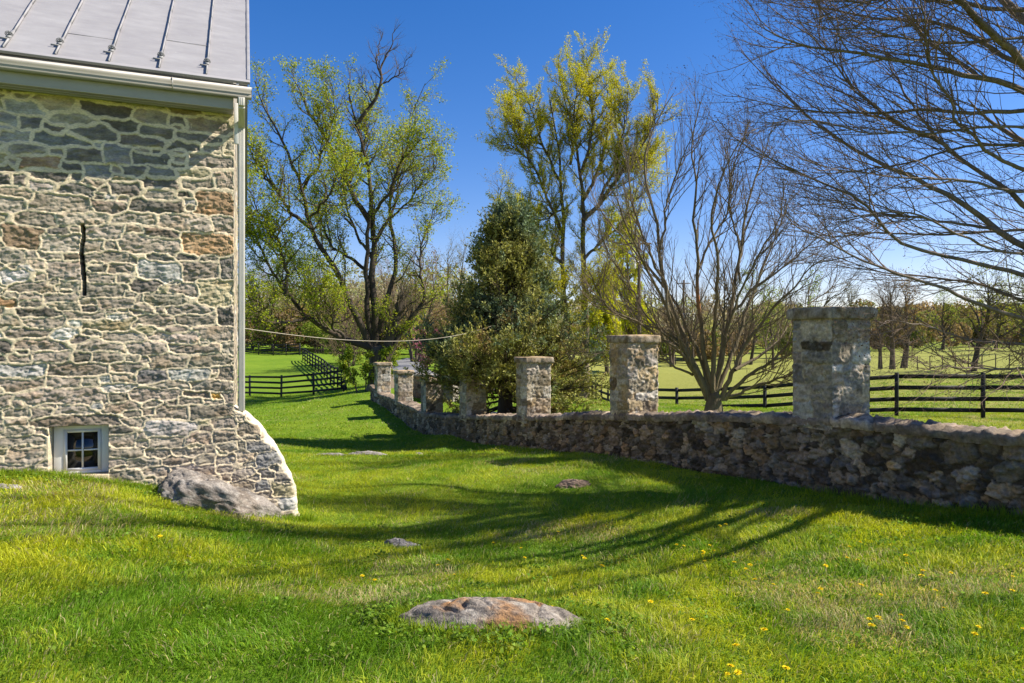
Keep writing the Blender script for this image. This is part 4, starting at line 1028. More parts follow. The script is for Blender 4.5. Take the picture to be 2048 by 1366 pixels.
hrel = (c1[:, 2]-eb[2])/Hh; rad_ = np.hypot(c1[:, 0]-ex, c1[:, 1]-ey)
k = sst(-.3, .5, fbm3(c1*1.1, 341, 3)*1.3+(hrel-.55)*1.1)[:, None]
ol = np.array([.255, .25, .065]); bl = np.array([.135, .185, .105]); br = np.array([.28, .18, .075])
colr = ol*(1-k)+bl*k; q = (sst(.15, .6, fbm3(c1*1.3, 342, 3)-(hrel-.2)*.8)*(r.random(len(c1)) < .6))[:, None]*.75
colr = colr*(1-q)+br*q; colr = colr*(1+r.normal(0, .22, (len(c1), 1))); tipc = (r.random(len(c1)) < .12)[:, None]; colr = np.where(tipc, colr*1.7+np.array([.03, .03, .0]), colr)
mesh_obj('foliage', Vn.reshape(-1, 3), np.arange(len(c1)*4).reshape(-1, 4), M_needle, tr, np.repeat(np.clip(colr, .006, .6), 4, 0))

# --- generic background trees
def bg_tree(px, d, top_py, spread, label, seed, style, name='deciduous_tree', group=None, base_dz=0.0, trunk=.16, lean=0.0, stems=1, dens=1.0):
    r = np.random.default_rng(seed); b = at(px, d, base_dz); H = P(px, top_py, d)[2]-b[2]
    tr = empty(name, b); tag(tr, label, 'tree' if 'bush' not in name and 'shrub' not in name else 'shrub', group)
    st = dict(style)
    tqs, tRs = [], []
    for k in range(stems):
        o = np.array([r.uniform(-.4, .4)*(stems > 1), r.uniform(-.4, .4)*(stems > 1), 0])
        e = b+np.array([lean*H+r.normal(0, .04*H)+o[0]*3, r.normal(0, .04*H), H*.92])
        q, R = trunk_mesh([b+o-z3*.3, b+o+(e-b)*.33+r.normal(0, .02*H, 3), b+o+(e-b)*.66+r.normal(0, .03*H, 3), e], [trunk, trunk*.75, trunk*.45, trunk*.1], r, flare=1.4, n=24)
        tqs.append(q[0]); tRs.append(R[0])
    tq = np.array(tqs); tR = np.array(tRs)
    n1 = int(st.get('n1', 22)*dens/stems**.5)
    A = spawn(tq, tR, n1, spread, st.get('ang', .9), st.get('up', .6), r, 9, st.get('t0', .22), 1, trunk*.5, .12, tip=.15, lenfall=.45)
    B = spawn(*A, st.get('n2', 7), spread*.42, .7, st.get('up2', .4), r, 6, .15, 1, max(.012, d*.00022), .15, tip=.4)
    C_ = spawn(*B, st.get('n3', 4), spread*.18, .7, st.get('up3', .2), r, 4, .2, 1, max(.007, d*.00013), .16, tip=.6)
    cb = np.array(st.get('bark', (.085, .065, .045))); ct = np.array(st.get('twig', (.12, .085, .055)))
    build_tubes('trunk', [(tq, tR, 9, cb), (A[0], A[1], 5, cb)], M_bark, tr, lambda V, C: bark_rough(V, C, 2.5, .4))
    build_tubes('twigs', [(B[0], B[1], 3, ct), (C_[0], C_[1], 3, ct)], M_twig, tr, None)
    if st.get('leaf'):
        e = along(C_[0], st.get('nl', 3), r, .1, st.get('ls', .06)*1.2)
        if st.get('nl2'): e = np.concatenate([e, along(B[0], st['nl2'], r, .1, st.get('ls', .06)*1.5)])
        e = e[fbm3(e*(2.2/spread), seed+1, 3) > st.get('cut', -.35)]
        leaf_cloud(st.get('lname', 'leaves'), e, st.get('ls', .06), leafcol(len(e), st['leaf'], r, .2), r, M_leaf, tr, .65)
    return tr
BROWN = dict(twig=(.21, .15, .09), bark=(.12, .09, .065), n1=28, n2=9, n3=6)
THICK = dict(BROWN, t0=.03, n1=34, ang=1.0, up=.35)
OLIVE = dict(twig=(.19, .165, .07), bark=(.085, .07, .045), n1=24, n2=8, n3=4, leaf=[(.20, .19, .04), (.16, .15, .04), (.24, .22, .05)], nl=2, ls=.055, cut=-.2)
YELG = dict(twig=(.11, .10, .03), bark=(.06, .05, .035), n1=22, n2=7, n3=4, leaf=[(.42, .40, .02), (.48, .44, .02), (.34, .36, .02), (.26, .31, .02)], nl=5, ls=.075, cut=-.25)
GREEN = dict(twig=(.09, .08, .04), bark=(.07, .055, .04), n1=22, n2=7, n3=4, leaf=[(.21, .29, .03), (.27, .34, .035), (.15, .22, .02), (.30, .34, .04)], nl=4, ls=.08, cut=-.3)
WILL = dict(twig=(.38, .36, .03), bark=(.10, .08, .05), n1=44, n2=12, n3=6, ang=.8, up=.3, up2=-1.6, up3=-1.8, leaf=[(.50, .52, .02), (.56, .55, .02), (.42, .46, .02)], nl=6, ls=.08, cut=-.9)
RUST = dict(twig=(.26, .175, .10), bark=(.09, .07, .05), n1=24, n2=8, n3=5, leaf=[(.26, .15, .06), (.24, .19, .05), (.20, .11, .05)], nl=2, ls=.06, cut=-.1)
# understorey left of and behind the big tree
bg_tree(640, 84, 470, 5.2, 'small yellow leaved tree glowing behind the limbs of the big old tree', 51, dict(YELG, t0=.1), trunk=.08, stems=3)
bg_tree(575, 92, 520, 5.6, 'low yellow green tree left of the big old tree, above the side fence', 52, dict(YELG, t0=.1), trunk=.08, stems=3)
bg_tree(510, 94, 520, 6.0, 'brown twiggy thicket tree at the corner of the stone building', 53, THICK, trunk=.10, stems=3)
bg_tree(548, 100, 500, 6.5, 'bare brown woodland tree showing through the left limbs of the big tree', 54, THICK, trunk=.15, stems=2)
bg_tree(700, 62, 560, 4.0, 'tan brown thicket tree right behind the big forked trunk', 55, THICK, trunk=.10, stems=3)
bg_tree(835, 64, 505, 4.4, 'tawny twiggy tree between the big old tree and the evergreen', 56, RUST, trunk=.16, stems=3)
bg_tree(905, 72, 470, 4.6, 'brown and olive woodland tree just left of the evergreen top', 57, OLIVE, trunk=.2, stems=2)
bg_tree(790, 85, 540, 5.5, 'hazy brown bare tree above the bend of the driveway', 58, BROWN, trunk=.2, stems=2)
bg_tree(975, 58, 322, 4.4, 'bare olive tree whose top rises behind the evergreen', 59, OLIVE, trunk=.2)
bg_tree(1060, 66, 500, 4.5, 'olive budding tree hidden behind the right flank of the evergreen', 60, OLIVE, trunk=.2)
bg_tree(1255, 62, 428, 2.9, 'bright yellow green weeping willow behind the utility pole', 61, WILL, name='willow_tree', trunk=.25)
bg_tree(1215, 58, 560, 2.2, 'lower willow with yellow strands beside the twin stemmed budding tree', 62, WILL, name='willow_tree', trunk=.18)
bg_tree(632, 84, 655, 3.4, 'green leafy shrub behind the top of the side fence under the big tree', 63, GREEN, name='leafy_shrub', trunk=.06, stems=5)
bg_tree(690, 66, 668, 2.8, 'dense green shrub right of the side fence, left of the big forked trunk', 64, GREEN, name='leafy_shrub', trunk=.06, stems=5)
bg_tree(733, 36, 702, .8, 'bright green leafy bush at the left foot of the big forked trunk', 65, dict(GREEN, ls=.05, nl=5, cut=-.6), name='leafy_bush', trunk=.03, stems=5)
bg_tree(838, 50, 664, 1.3, 'small redbud shrub in pink bloom by the driveway', 66, dict(BROWN, leaf=[(.46, .17, .30), (.55, .25, .38), (.38, .12, .24)], nl=5, ls=.045, cut=-.4, lname='blossoms', n1=14), name='flowering_shrub', trunk=.05, stems=3)
bg_tree(1345, 82, 600, 3.6, 'pale bare tree by the far plank fence behind the bare many stemmed tree', 67, BROWN, trunk=.18, stems=2)
bg_tree(1440, 90, 505, 4.6, 'ochre green tree top seen between the stems of the bare tree', 68, dict(OLIVE, leaf=[(.30, .25, .05), (.25, .22, .05), (.34, .28, .06)]), trunk=.22)
bg_tree(1385, 84, 560, 4.0, 'thin grey tree on the far meadow edge behind the split orange stem', 69, BROWN, trunk=.18)
bg_tree(1500, 88, 545, 4.4, 'light green tree on the meadow edge right of the bare tree stems', 70, GREEN, trunk=.2)
bg_tree(1545, 80, 590, 3.6, 'slender tree with fresh green leaves left of the near pier', 71, GREEN, trunk=.16)
bg_tree(1470, 78, 620, 3.0, 'short brown tree at the meadow edge with two leaning stems', 72, BROWN, trunk=.16, stems=2)
bg_tree(1620, 92, 560, 4.2, 'green tree peeping over the cap of the near pier', 73, GREEN, trunk=.2)
bg_tree(1760, 62, 575, 2.6, 'first brown meadow tree right of the near pier', 74, BROWN, trunk=.17)
bg_tree(1784, 59, 560, 3.0, 'brown meadow tree with a leaning pale trunk, middle of the group of three', 75, BROWN, trunk=.22, lean=-.03)
bg_tree(1806, 62, 570, 3.2, 'dark trunked meadow tree, rightmost of the group of three', 76, RUST, trunk=.26)
bg_tree(1944, 50, 545, 3.6, 'forked meadow tree with yellow green leaves right of the group of three', 77, dict(GREEN, leaf=[(.30, .32, .02), (.22, .26, .02)], nl=2, ls=.06), trunk=.20)
bg_tree(1885, 120, 600, 5.0, 'distant light green tree in the hill meadow behind the fence', 78, GREEN, trunk=.25)
bg_tree(1990, 110, 590, 5.0, 'distant yellow green tree at the right edge of the hill meadow', 79, YELG, trunk=.25)
bg_tree(2060, 95, 560, 5.0, 'pale green tree cut by the right edge of the view', 80, GREEN, trunk=.25)
bg_tree(1700, 105, 575, 5.0, 'grey green tree behind the near pier on the meadow rim', 81, OLIVE, trunk=.25)

# far woods along the horizon: one uncountable mass
def far_wood(name, arcs, seed, pal, lab, m=900, fs=.0023):
    r = np.random.default_rng(seed); cs, sz = [], []
    for (p0, p1, d0, d1, ytop, n) in arcs:
        for _ in range(n):
            px = r.uniform(p0, p1); dd_ = r.uniform(d0, d1); b = at(px, dd_); H = max(3.0, P(px, ytop, dd_)[2]-b[2])*r.uniform(.65, 1.1); w = H*r.uniform(.28, .42)
            u = r.normal(size=(m, 3)); u /= np.linalg.norm(u, axis=1, keepdims=True); u *= r.uniform(.55, 1, (m, 1))**.5
            c = b+np.array([0, 0, H*.55])+u*np.array([w, w, H*.46]); c = c[fbm3(c*.45, seed, 2) > -.35]
            cs.append((c, dd_, pal[r.integers(len(pal))]))
    C = np.concatenate([c for c, _, _ in cs]); cl = np.concatenate([np.array(p)*(1+r.normal(0, .22, (len(c), 1))) for c, _, p in cs]); S_ = np.concatenate([np.full(len(c), dd_*fs) for c, dd_, _ in cs])
    o = leaf_cloud(name, C, S_[:, None][:, 0][0:1][0], np.clip(cl, .01, .5), r, M_leaf, None, .7) if False else None
    nrm = r.normal(size=C.shape); nrm /= np.linalg.norm(nrm, axis=1, keepdims=True); a = np.cross(nrm, r.normal(size=C.shape)); a /= np.linalg.norm(a, axis=1, keepdims=True); b = np.cross(nrm, a)
    s = (S_*r.uniform(.5, 1.3, len(C)))[:, None]
    V = np.stack([C-a*s, C+b*s*.6, C+a*s, C-b*s*.6], 1).reshape(-1, 3)
    o = mesh_obj(name, V, np.arange(len(V)).reshape(-1, 4), M_leaf, None, np.repeat(np.clip(cl, .01, .5), 4, 0)); tag(o, lab, 'woodland', kind='stuff'); return o
far_wood('far_woodland', [(380, 780, 95, 170, 560, 46), (700, 1010, 100, 180, 540, 40), (950, 1300, 120, 200, 590, 34), (1300, 1620, 130, 200, 600, 36), (1600, 2200, 240, 330, 612, 60), (1500, 1900, 190, 260, 620, 30), (-300, 400, 130, 200, 560, 20)],
         401, [(.38, .31, .22), (.42, .35, .24), (.34, .32, .19), (.38, .38, .18), (.33, .36, .17), (.39, .32, .25)], 'hazy brown and green woods along the horizon')  # palette paled and greyed to imitate distance haze
far_wood('undergrowth', [(468, 700, 88, 100, 612, 46), (690, 860, 84, 98, 600, 30), (860, 1010, 70, 90, 600, 24), (1010, 1300, 85, 110, 640, 26), (1300, 1640, 96, 112, 655, 30), (1640, 2120, 150, 235, 606, 60), (1640, 2080, 118, 150, 640, 26)],
         402, [(.24, .175, .10), (.27, .20, .11), (.20, .17, .075), (.20, .22, .06), (.15, .19, .04), (.29, .20, .12)], 'tangled brown and green brush filling the edge of the woods', 900, .0020)
# hills beyond
hx = np.linspace(-900, 1100, 120); V = []
for k, (yy, zz) in enumerate([(640, -10), (660, 18), (700, 34), (760, 40), (860, 30)]):
    V.append(np.stack([hx, np.full_like(hx, yy), zz*(.55+.45*vn(hx*.004+3, hx*0, 9))+vn(hx*.05, hx*0+k, 10)*2], 1))
h = mesh_obj('hills', np.array(V).reshape(-1, 3), grid_faces(5, 120), mat_plain('distant_hill', (.10, .13, .14), (.13, .15, .13), .02, .95, .05, .3, .3), None, smooth=True); tag(h, kind='structure')

# ------------------------------------------------------------------ fences
def fence(name, pts, n_rail, post_h, gap, label, cat='fence', post_w=.10, rail_w=.13, mat=M_black, top_off=.06, wire=False):
    o = empty(name, (pts[0][0], pts[0][1], gz(*pts[0][:2]))); tag(o, label, cat)
    pts = np.array(pts, float); s = np.r_[0, np.cumsum(np.linalg.norm(np.diff(pts[:, :2], axis=0), axis=1))]
    n = max(1, int(round(s[-1]/gap))); st = np.linspace(0, s[-1], n+1); X = np.interp(st, s, pts[:, 0]); Y = np.interp(st, s, pts[:, 1]); Zg = ground(X, Y)
    if pts.shape[1] > 2: Zg = np.interp(st, s, pts[:, 2])
    r = np.random.default_rng(int(abs(pts[0, 0]*100)))
    for i in range(n+1):
        mb = MB(); j = min(i, n-1); dx, dy = X[j+1]-X[j], Y[j+1]-Y[j]; L = math.hypot(dx, dy); u = np.array([dx/L, dy/L, 0]); v = np.array([-u[1], u[0], 0])
        mb.obox((X[i], Y[i], Zg[i]), u, v, z3+u*r.normal(0, .008), (-post_w/2, post_w/2, -post_w/2, post_w/2, -.3, post_h*(1+r.normal(0, .008)))); bevel(mb.build('post', mat, o), .006, 1)
    for i in range(n):
        a = np.array([X[i], Y[i], Zg[i]]); b = np.array([X[i+1], Y[i+1], Zg[i+1]]); u = b-a; L = np.linalg.norm(u); u /= L; v = np.array([-u[1], u[0], 0]); v /= np.linalg.norm(v)
        for k in range(n_rail):
            zc = post_h-top_off-rail_w/2-k*(post_h-top_off-rail_w-.16)/max(1, n_rail-1)
            j0, j1 = r.normal(0, .008, 2)
            mb = MB(); th = .03 if not wire else .006; hw = rail_w/2
            A = a+z3*(zc+j0); B = b+z3*(zc+j1); uu = B-A; ll = np.linalg.norm(uu); uu /= ll
            off = (post_w/2+.002)
            mb.obox(A, uu, v, z3, (.0015, ll-.0015, -off-th, -off, -hw, hw)); mb.build('rail' if not wire else 'wire', mat, o)
    return o
def g2(px, d): return ((px-1024)/F*d, d)
fence('board_fence', [g2(440, 45.5), g2(560, 43.5), g2(650, 42), g2(688, 41)], 4, 1.38, 2.44, 'black four board fence crossing the far end of the lawn')
fence('board_fence', [g2(692, 41.2), g2(668, 48), g2(640, 58), g2(606, 72)], 4, 1.38, 2.44, 'black board fence climbing away behind the lawn corner')
fence('board_fence', [g2(600, 78), g2(540, 82), g2(460, 86)], 4, 1.38, 2.6, 'black board fence high on the slope near the small outbuilding')
fence('board_fence', [(23.0, 17.0, -2.35), (16.2, 20.3, -2.28), (11.2, 21.6, -2.38), (8.9, 25.5, -3.0), (6.6, 30, -3.42), (5.2, 33.5, -3.55)], 4, 1.38, 2.35, 'black four board fence between the wall and the meadow')
fence('board_fence', [(5.1, 33.6, -3.6), (5.0, 40, -3.75), (5.2, 48, -3.85)], 4, 1.3, 2.4, 'black board fence running away beside the twin stemmed budding tree')
fence('board_fence', [g2(1318, 96), g2(1385, 92)], 4, 1.4, 2.5, 'far grey board fence panel at the back of the meadow', mat=mat_plain('faded_fence', (.06, .06, .06), (.10, .095, .09), 8, .8, .2, .3, 30))
fence('wire_fence', [g2(1735, 56), g2(1900, 56), g2(2100, 55)], 2, 1.15, 1.0, 'thin wire paddock fence on slim posts below the meadow trees', post_w=.06, rail_w=.012, mat=M_pole, wire=True)

# driveway
dpts = [(930, 36), (890, 41), (845, 46.5), (806, 54.5), (808, 62), (860, 74), (940, 84), (1010, 92)]
q = np.array([[*g2(px, d), 0] for px, d in dpts]); q = resample(q, 90); tg = np.gradient(q, axis=0); tg /= np.linalg.norm(tg, axis=1, keepdims=True); sd = np.stack([-tg[:, 1], tg[:, 0], tg[:, 2]*0], 1)
w = np.linspace(-2.0, 2.0, 9); V = q[:, None, :]+sd[:, None, :]*w[None, :, None]; V[..., 2] = ground(V[..., 0], V[..., 1])+.05+.03*(1-(w/2)**2)[None]
V2 = V.copy(); dr = mesh_obj('driveway', V.reshape(-1, 3), grid_faces(90, 9), M_asph, None, smooth=True); tag(dr, kind='structure')

# small outbuilding far left
b = at(519, 128); ob = empty('outbuilding', b); tag(ob, 'small grey outbuilding with a steep roof and white window far up the slope', 'building')
mb = MB(); mb.obox(b, (1, 0, 0), (0, 1, 0), z3, (-2.6, 2.6, 0, 5, -.5, 1.2)); mb.prism([(-2.6, 1.2), (2.6, 1.2), (0, 3.2)], b, np.array([1, 0, 0]), np.array([0, 1, 0]), z3, .05, 4.95)
mb.build('wall', mat_plain('grey_board', (.30, .29, .28), (.42, .41, .39), 4, .9, .2, .3, 20), ob)
mb = MB(); 
for sgn in (-1, 1): mb.prism([(sgn*3.1, .85), (sgn*3.1, 1.0), (0, 3.5), (0, 3.3)], b, np.array([1, 0, 0]), np.array([0, 1, 0]), z3, -.4, 5.4)
mb.build('roof', mat_plain('slate', (.07, .065, .06), (.14, .12, .11), 5, .9, .2, .4, 12), ob)
mb = MB(); mb.obox(b, (1, 0, 0), (0, 1, 0), z3, (-.1, .9, -.08, -.01, .6, 1.9)); wn = mb.build('window', M_white, ob)
mb = MB(); mb.obox(b, (1, 0, 0), (0, 1, 0), z3, (0, .38, -.1, -.081, .7, 1.8)); mb.obox(b, (1, 0, 0), (0, 1, 0), z3, (.42, .8, -.1, -.081, .7, 1.8)); mb.build('pane', M_glass, wn)

# low wall behind the far piers
lw = MB(); a = np.array([*g2(822, 31.5), 0]); a[2] = gz(a[0], a[1]); e2 = np.array([*g2(905, 30), 0]); u = e2-a; L = np.linalg.norm(u[:2]); u = u/L; u[2] = 0; v = np.array([-u[1], u[0], 0])
U, W = np.meshgrid(np.linspace(0, L, 70), np.linspace(0, 1.35, 44), indexing='ij')
stL = fill_rects(0, L, 0, 1.35, [], [(.2, .4, .14, .24, 600), (.1, .2, .08, .14, 1500)], 33, .02, .1)
s_ = stone_field(U, W, stL, .014, 34, warp=.03, rot=.4); hL, cL, _ = masonry(U, W, *s_, stL, .008, (.2, .17, .12), -.015, .03, 35, PALW, (8, 12), .02, .3)
z0 = a[2]-.35
lowg = empty('low_stone_wall', a); tag(lowg, 'short low stone wall behind the far piers beside the driveway', 'wall')
mesh_obj('wall_face', (a*np.array([1, 1, 0])+z3*z0+u*U[..., None]+z3*W[..., None]-v*hL[..., None]).reshape(-1, 3), grid_faces(70, 44), M_wallst, lowg, cL.reshape(-1, 3))
lw.obox(a*np.array([1, 1, 0])+z3*z0, u, v, z3, (-.05, L+.05, -.06, .5, 1.34, 1.44)); lw.obox(a*np.array([1, 1, 0])+z3*z0, u, v, z3, (.02, L-.02, .05, .45, 0, 1.339)); bevel(lw.build('coping', mat_plain('coping_stone', (.25, .22, .18), (.42, .37, .3), 6, .9, .2, .6, 20), lowg), .02)

# ------------------------------------------------------------------ poles and wires
def pole(px, d, top_py, label, tpx, tpy, tr_, th, side):
    b = at(px, d); o = empty('utility_pole', b); tag(o, label, 'pole'); H = P(px, top_py, d)[2]-b[2]
    mb = MB(); mb.tube([b-z3*.5, b+z3*H*.5, b+z3*H], [.17, .15, .12], 10); mb.build('shaft', M_pole, o, True)
    mb = MB(); mb.obox(b+z3*(H-.5), (1, 0, 0), (0, 1, 0), z3, (-1.0, 1.0, -.06, .06, -.06, .06)); mb.build('crossarm', M_pole, o)
    t = P(tpx, tpy, d); t[1] = d-.1
    mb = MB(); mb.tube([t-z3*th/2, t-z3*(th/2-.04), t+z3*(th/2-.05), t+z3*th/2], [tr_*.92, tr_, tr_, tr_*.8], 16); mb.tube([t+z3*th/2, t+z3*(th/2+.18)], .035, 6); mb.obox(t, (1, 0, 0), (0, 1, 0), z3, (min(0, side), max(0, side), -.03, .03, .1, .18)); mb.build('transformer', M_grey, o, True)
    return b+z3*(H-.45)
p1 = pole(1278, 56, 475, 'wooden utility pole with grey transformer before the willow', 1265, 527, .27, .9, .5)
p2 = pole(1367, 100, 560, 'distant utility pole with small transformer seen through the bare stems', 1369, 631, .28, .8, -.3)
def cable(name, a, b, sag, rad_, mat, label, n=60):
    t = np.linspace(0, 1, n)[:, None]; p = a+(b-a)*t; p[:, 2] -= (4*sag*t*(1-t))[:, 0]
    V, f = tube_arr(p[None], np.full((1, n), rad_), 6); o = mesh_obj(name, V, f, mat, None, smooth=True); tag(o, label, 'cable'); return o
M_cab = mat_plain('pale_cable', (.34, .30, .23), (.42, .38, .3), 3, .6, .3, .05)
hk = C3+e3*-.25+b3*.7+e3*.3+z3*.1
cable('overhead_cable', C3+b3*1.2+e3*.03+z3*.19, P(1003, 644, 20.9),   .36, .0055, M_cab, 'pale sagging cable strung from the stone building to the evergreen')
cable('power_line', p2+np.array([-.8, 0, 0]), p1+np.array([.8, 0, 0]), .8, .02, M_pole, 'thin power line between the two utility poles')
cable('power_line', p1+np.array([-.8, 0, 0])-z3*2.2, P(420, 541, 60), .9, .016, M_cab, 'thin pale power line passing behind the big forked trunk')

# ------------------------------------------------------------------ rocks
def rock(name, cx, cy, lx, ly, h, rot, seed, colf, label, sink=.06, rough=.18, prof=None, nu=90, nv=120, dz=0.0):
    th = np.linspace(0, 2*math.pi, nv, endpoint=False); ph = np.linspace(0, math.pi/2, nu)
    A, B = np.meshgrid(ph, th, indexing='ij'); s = np.sin(A)**.8; X = s*np.cos(B); Y = s*np.sin(B); Zq = np.cos(A)**.75
    p = np.stack([X, Y, Zq], -1); n = fbm3(p*1.6, seed, 3)*rough+fbm3(p*5, seed+1, 4)*rough*.28
    p = p*(1+n[..., None]); x = p[..., 0]*lx/2; y = p[..., 1]*ly/2; z = p[..., 2]*h
    if prof is not None: z = z*np.interp(x/(lx/2), prof[0], prof[1])
    z = z-sink*(np.sin(A)**6); c, s_ = math.cos(rot), math.sin(rot); Xw = cx+x*c-y*s_; Yw = cy+x*s_+y*c
    gzv = ground(Xw, Yw); Zw = gzv+z-.02+dz
    pq = np.stack([Xw, Yw, Zw*2], -1); Zw += fbm3(pq*14, seed+3, 4)*.009-.016*min(1, h*8)*sst(.13, .0, np.abs(fbm3(pq*4.5+9, seed+4, 3)))
    V = np.stack([Xw, Yw, Zw], -1); V[-1, :, 2] -= .15
    o = mesh_obj(name, V.reshape(-1, 3), grid_faces(nu, nv, wrap=True), M_rock, None, colf(V).reshape(-1, 3), True); tag(o, label, 'rock'); return o
def col_lichen(V):
    n = fbm3(V*7, 501, 4); w = sst(.05, .55, fbm3(V*16, 502, 4)); o = sst(.10, .6, fbm3(V*7, 503, 5)*.9+fbm3(V*2.5, 505, 2)*.4+.75*np.exp(-((V[..., 0]-.02+.5*(V[..., 2]+1.45))/.24)**2)-.2); sp = sst(.3, .5, fbm3(V*38, 504, 3))
    c = np.array([.205, .175, .145])*(1+.5*n[..., None]); c = c*(1-.65*w[..., None])+np.array([.42, .38, .32])*.65*w[..., None]
    c = c*(1-.85*o[..., None])+np.array([.36, .185, .07])*.75*o[..., None]; c = c*(1-.5*sp[..., None])+np.array([.07, .06, .055])*.5*sp[..., None]; return np.clip(c, .02, .8)
def col_grey(V):
    n = fbm3(V*6, 511, 4); w = sst(.2, .7, fbm3(V*18, 512, 4)); c = np.array([.24, .22, .20])*(1+.5*n[..., None]); return np.clip(c*(1-.5*w[..., None])+np.array([.44, .41, .36])*.5*w[..., None], .02, .8)
def col_out(V):
    q = V@np.array([.35, .1, 1.0]); n = fbm(q*26, V[..., 0]*3, 521, 4); n2 = fbm3(V*6, 522, 4); wh = sst(.25, .6, fbm3(V*np.array([20, 20, 34]), 523, 4))
    c = np.array([.215, .19, .165])*(1+.5*n[..., None]+.3*n2[..., None]); d_ = sst(.2, .6, fbm3(V*3, 524, 3)); c = c*(1-.35*d_[..., None])+np.array([.16, .115, .075])*.35*d_[..., None]
    return np.clip(c*(1-.4*wh[..., None])+np.array([.5, .46, .40])*.4*wh[..., None], .02, .8)
def col_soil(V):
    n = fbm3(V*22, 531, 4); return np.clip(np.array([.17, .12, .085])*(1+.6*n[..., None]), .02, .6)
R0 = P(986, 1255, 3.8)
rock('boulder', R0[0], 3.92, 1.22, .52, .145, -.12, 61, col_lichen, 'flat topped boulder with orange lichen in the foreground grass', prof=([-1, -.7, -.3, .1, .6, 1], [.55, .85, 1.05, 1.0, .92, .7]), sink=.05, rough=.14, dz=-.012)
x, y = g2(808, 6.75); rock('stone', x, y, .46, .28, .085, -.15, 62, col_grey, 'small grey stone poking from the shaded hollow of the lawn', sink=.04, prof=([-1, -.3, .3, 1], [1.1, 1.2, .7, .35]))
x, y = g2(662, 14.3); rock('stone', x, y, .78, .4, .085, .1, 63, col_grey, 'left low pale rock showing through the middle of the lawn', sink=.03)
x, y = g2(735, 14.9); rock('stone', x, y, .92, .45, .10, .12, 64, col_grey, 'right longer pale rock showing through the middle of the lawn', sink=.03)
x, y = g2(838, 15.6); rock('stone', x, y, .22, .16, .06, .0, 65, col_grey, 'tiny pale stone right of the two low lawn rocks', sink=.02, nu=30, nv=40)
x, y = g2(1147, 9.75); rock('dirt_mound', x, y, .46, .34, .085, .1, 66, col_soil, 'low brown mound of dug earth in the lawn', sink=.03, rough=.3)
x, y = g2(1405, 10.2); rock('stone', x, y, .22, .14, .05, .1, 68, col_grey, 'small flat stone at the shaded foot of the wall', sink=.02, nu=30, nv=40)
x, y = g2(18, 6.7); rock('stone', x, y, .26, .16, .05, .1, 69, col_grey, 'small pale stone in the grass at the left edge', sink=.02, nu=30, nv=40)
# outcrop under the house corner
ox, oy = tuple(C3[:2]-E*.13-Bk*.20); rock('rock_outcrop', ox, oy, 1.24, .86, .37, .37, 67, col_out, 'layered grey rock outcrop under the corner of the stone building', sink=.05, rough=.22, prof=([-1, -.75, -.4, 0, .4, .8, 1], [.9, 1.0, 1.05, 1.0, .9, .75, .6]), nu=120, nv=170, dz=-.03)
# flat slabs below the evergreen
for px, d, sc, sd_, lab in ((985, 23.2, 1.0, 71, 'blue grey flat slab lying under the evergreen, left one'), (1034, 22.6, .8, 72, 'blue grey flat slab lying under the evergreen, right one')):
    x, y = g2(px, d); rock('stone_slab', x, y, .95*sc, .7, .22, .1, sd_, lambda V: np.clip(np.array([.22, .25, .30])*(1+.4*fbm3(V*5, 541, 3)[..., None]), .02, .6), lab, sink=.0, rough=.12, nu=30, nv=50)

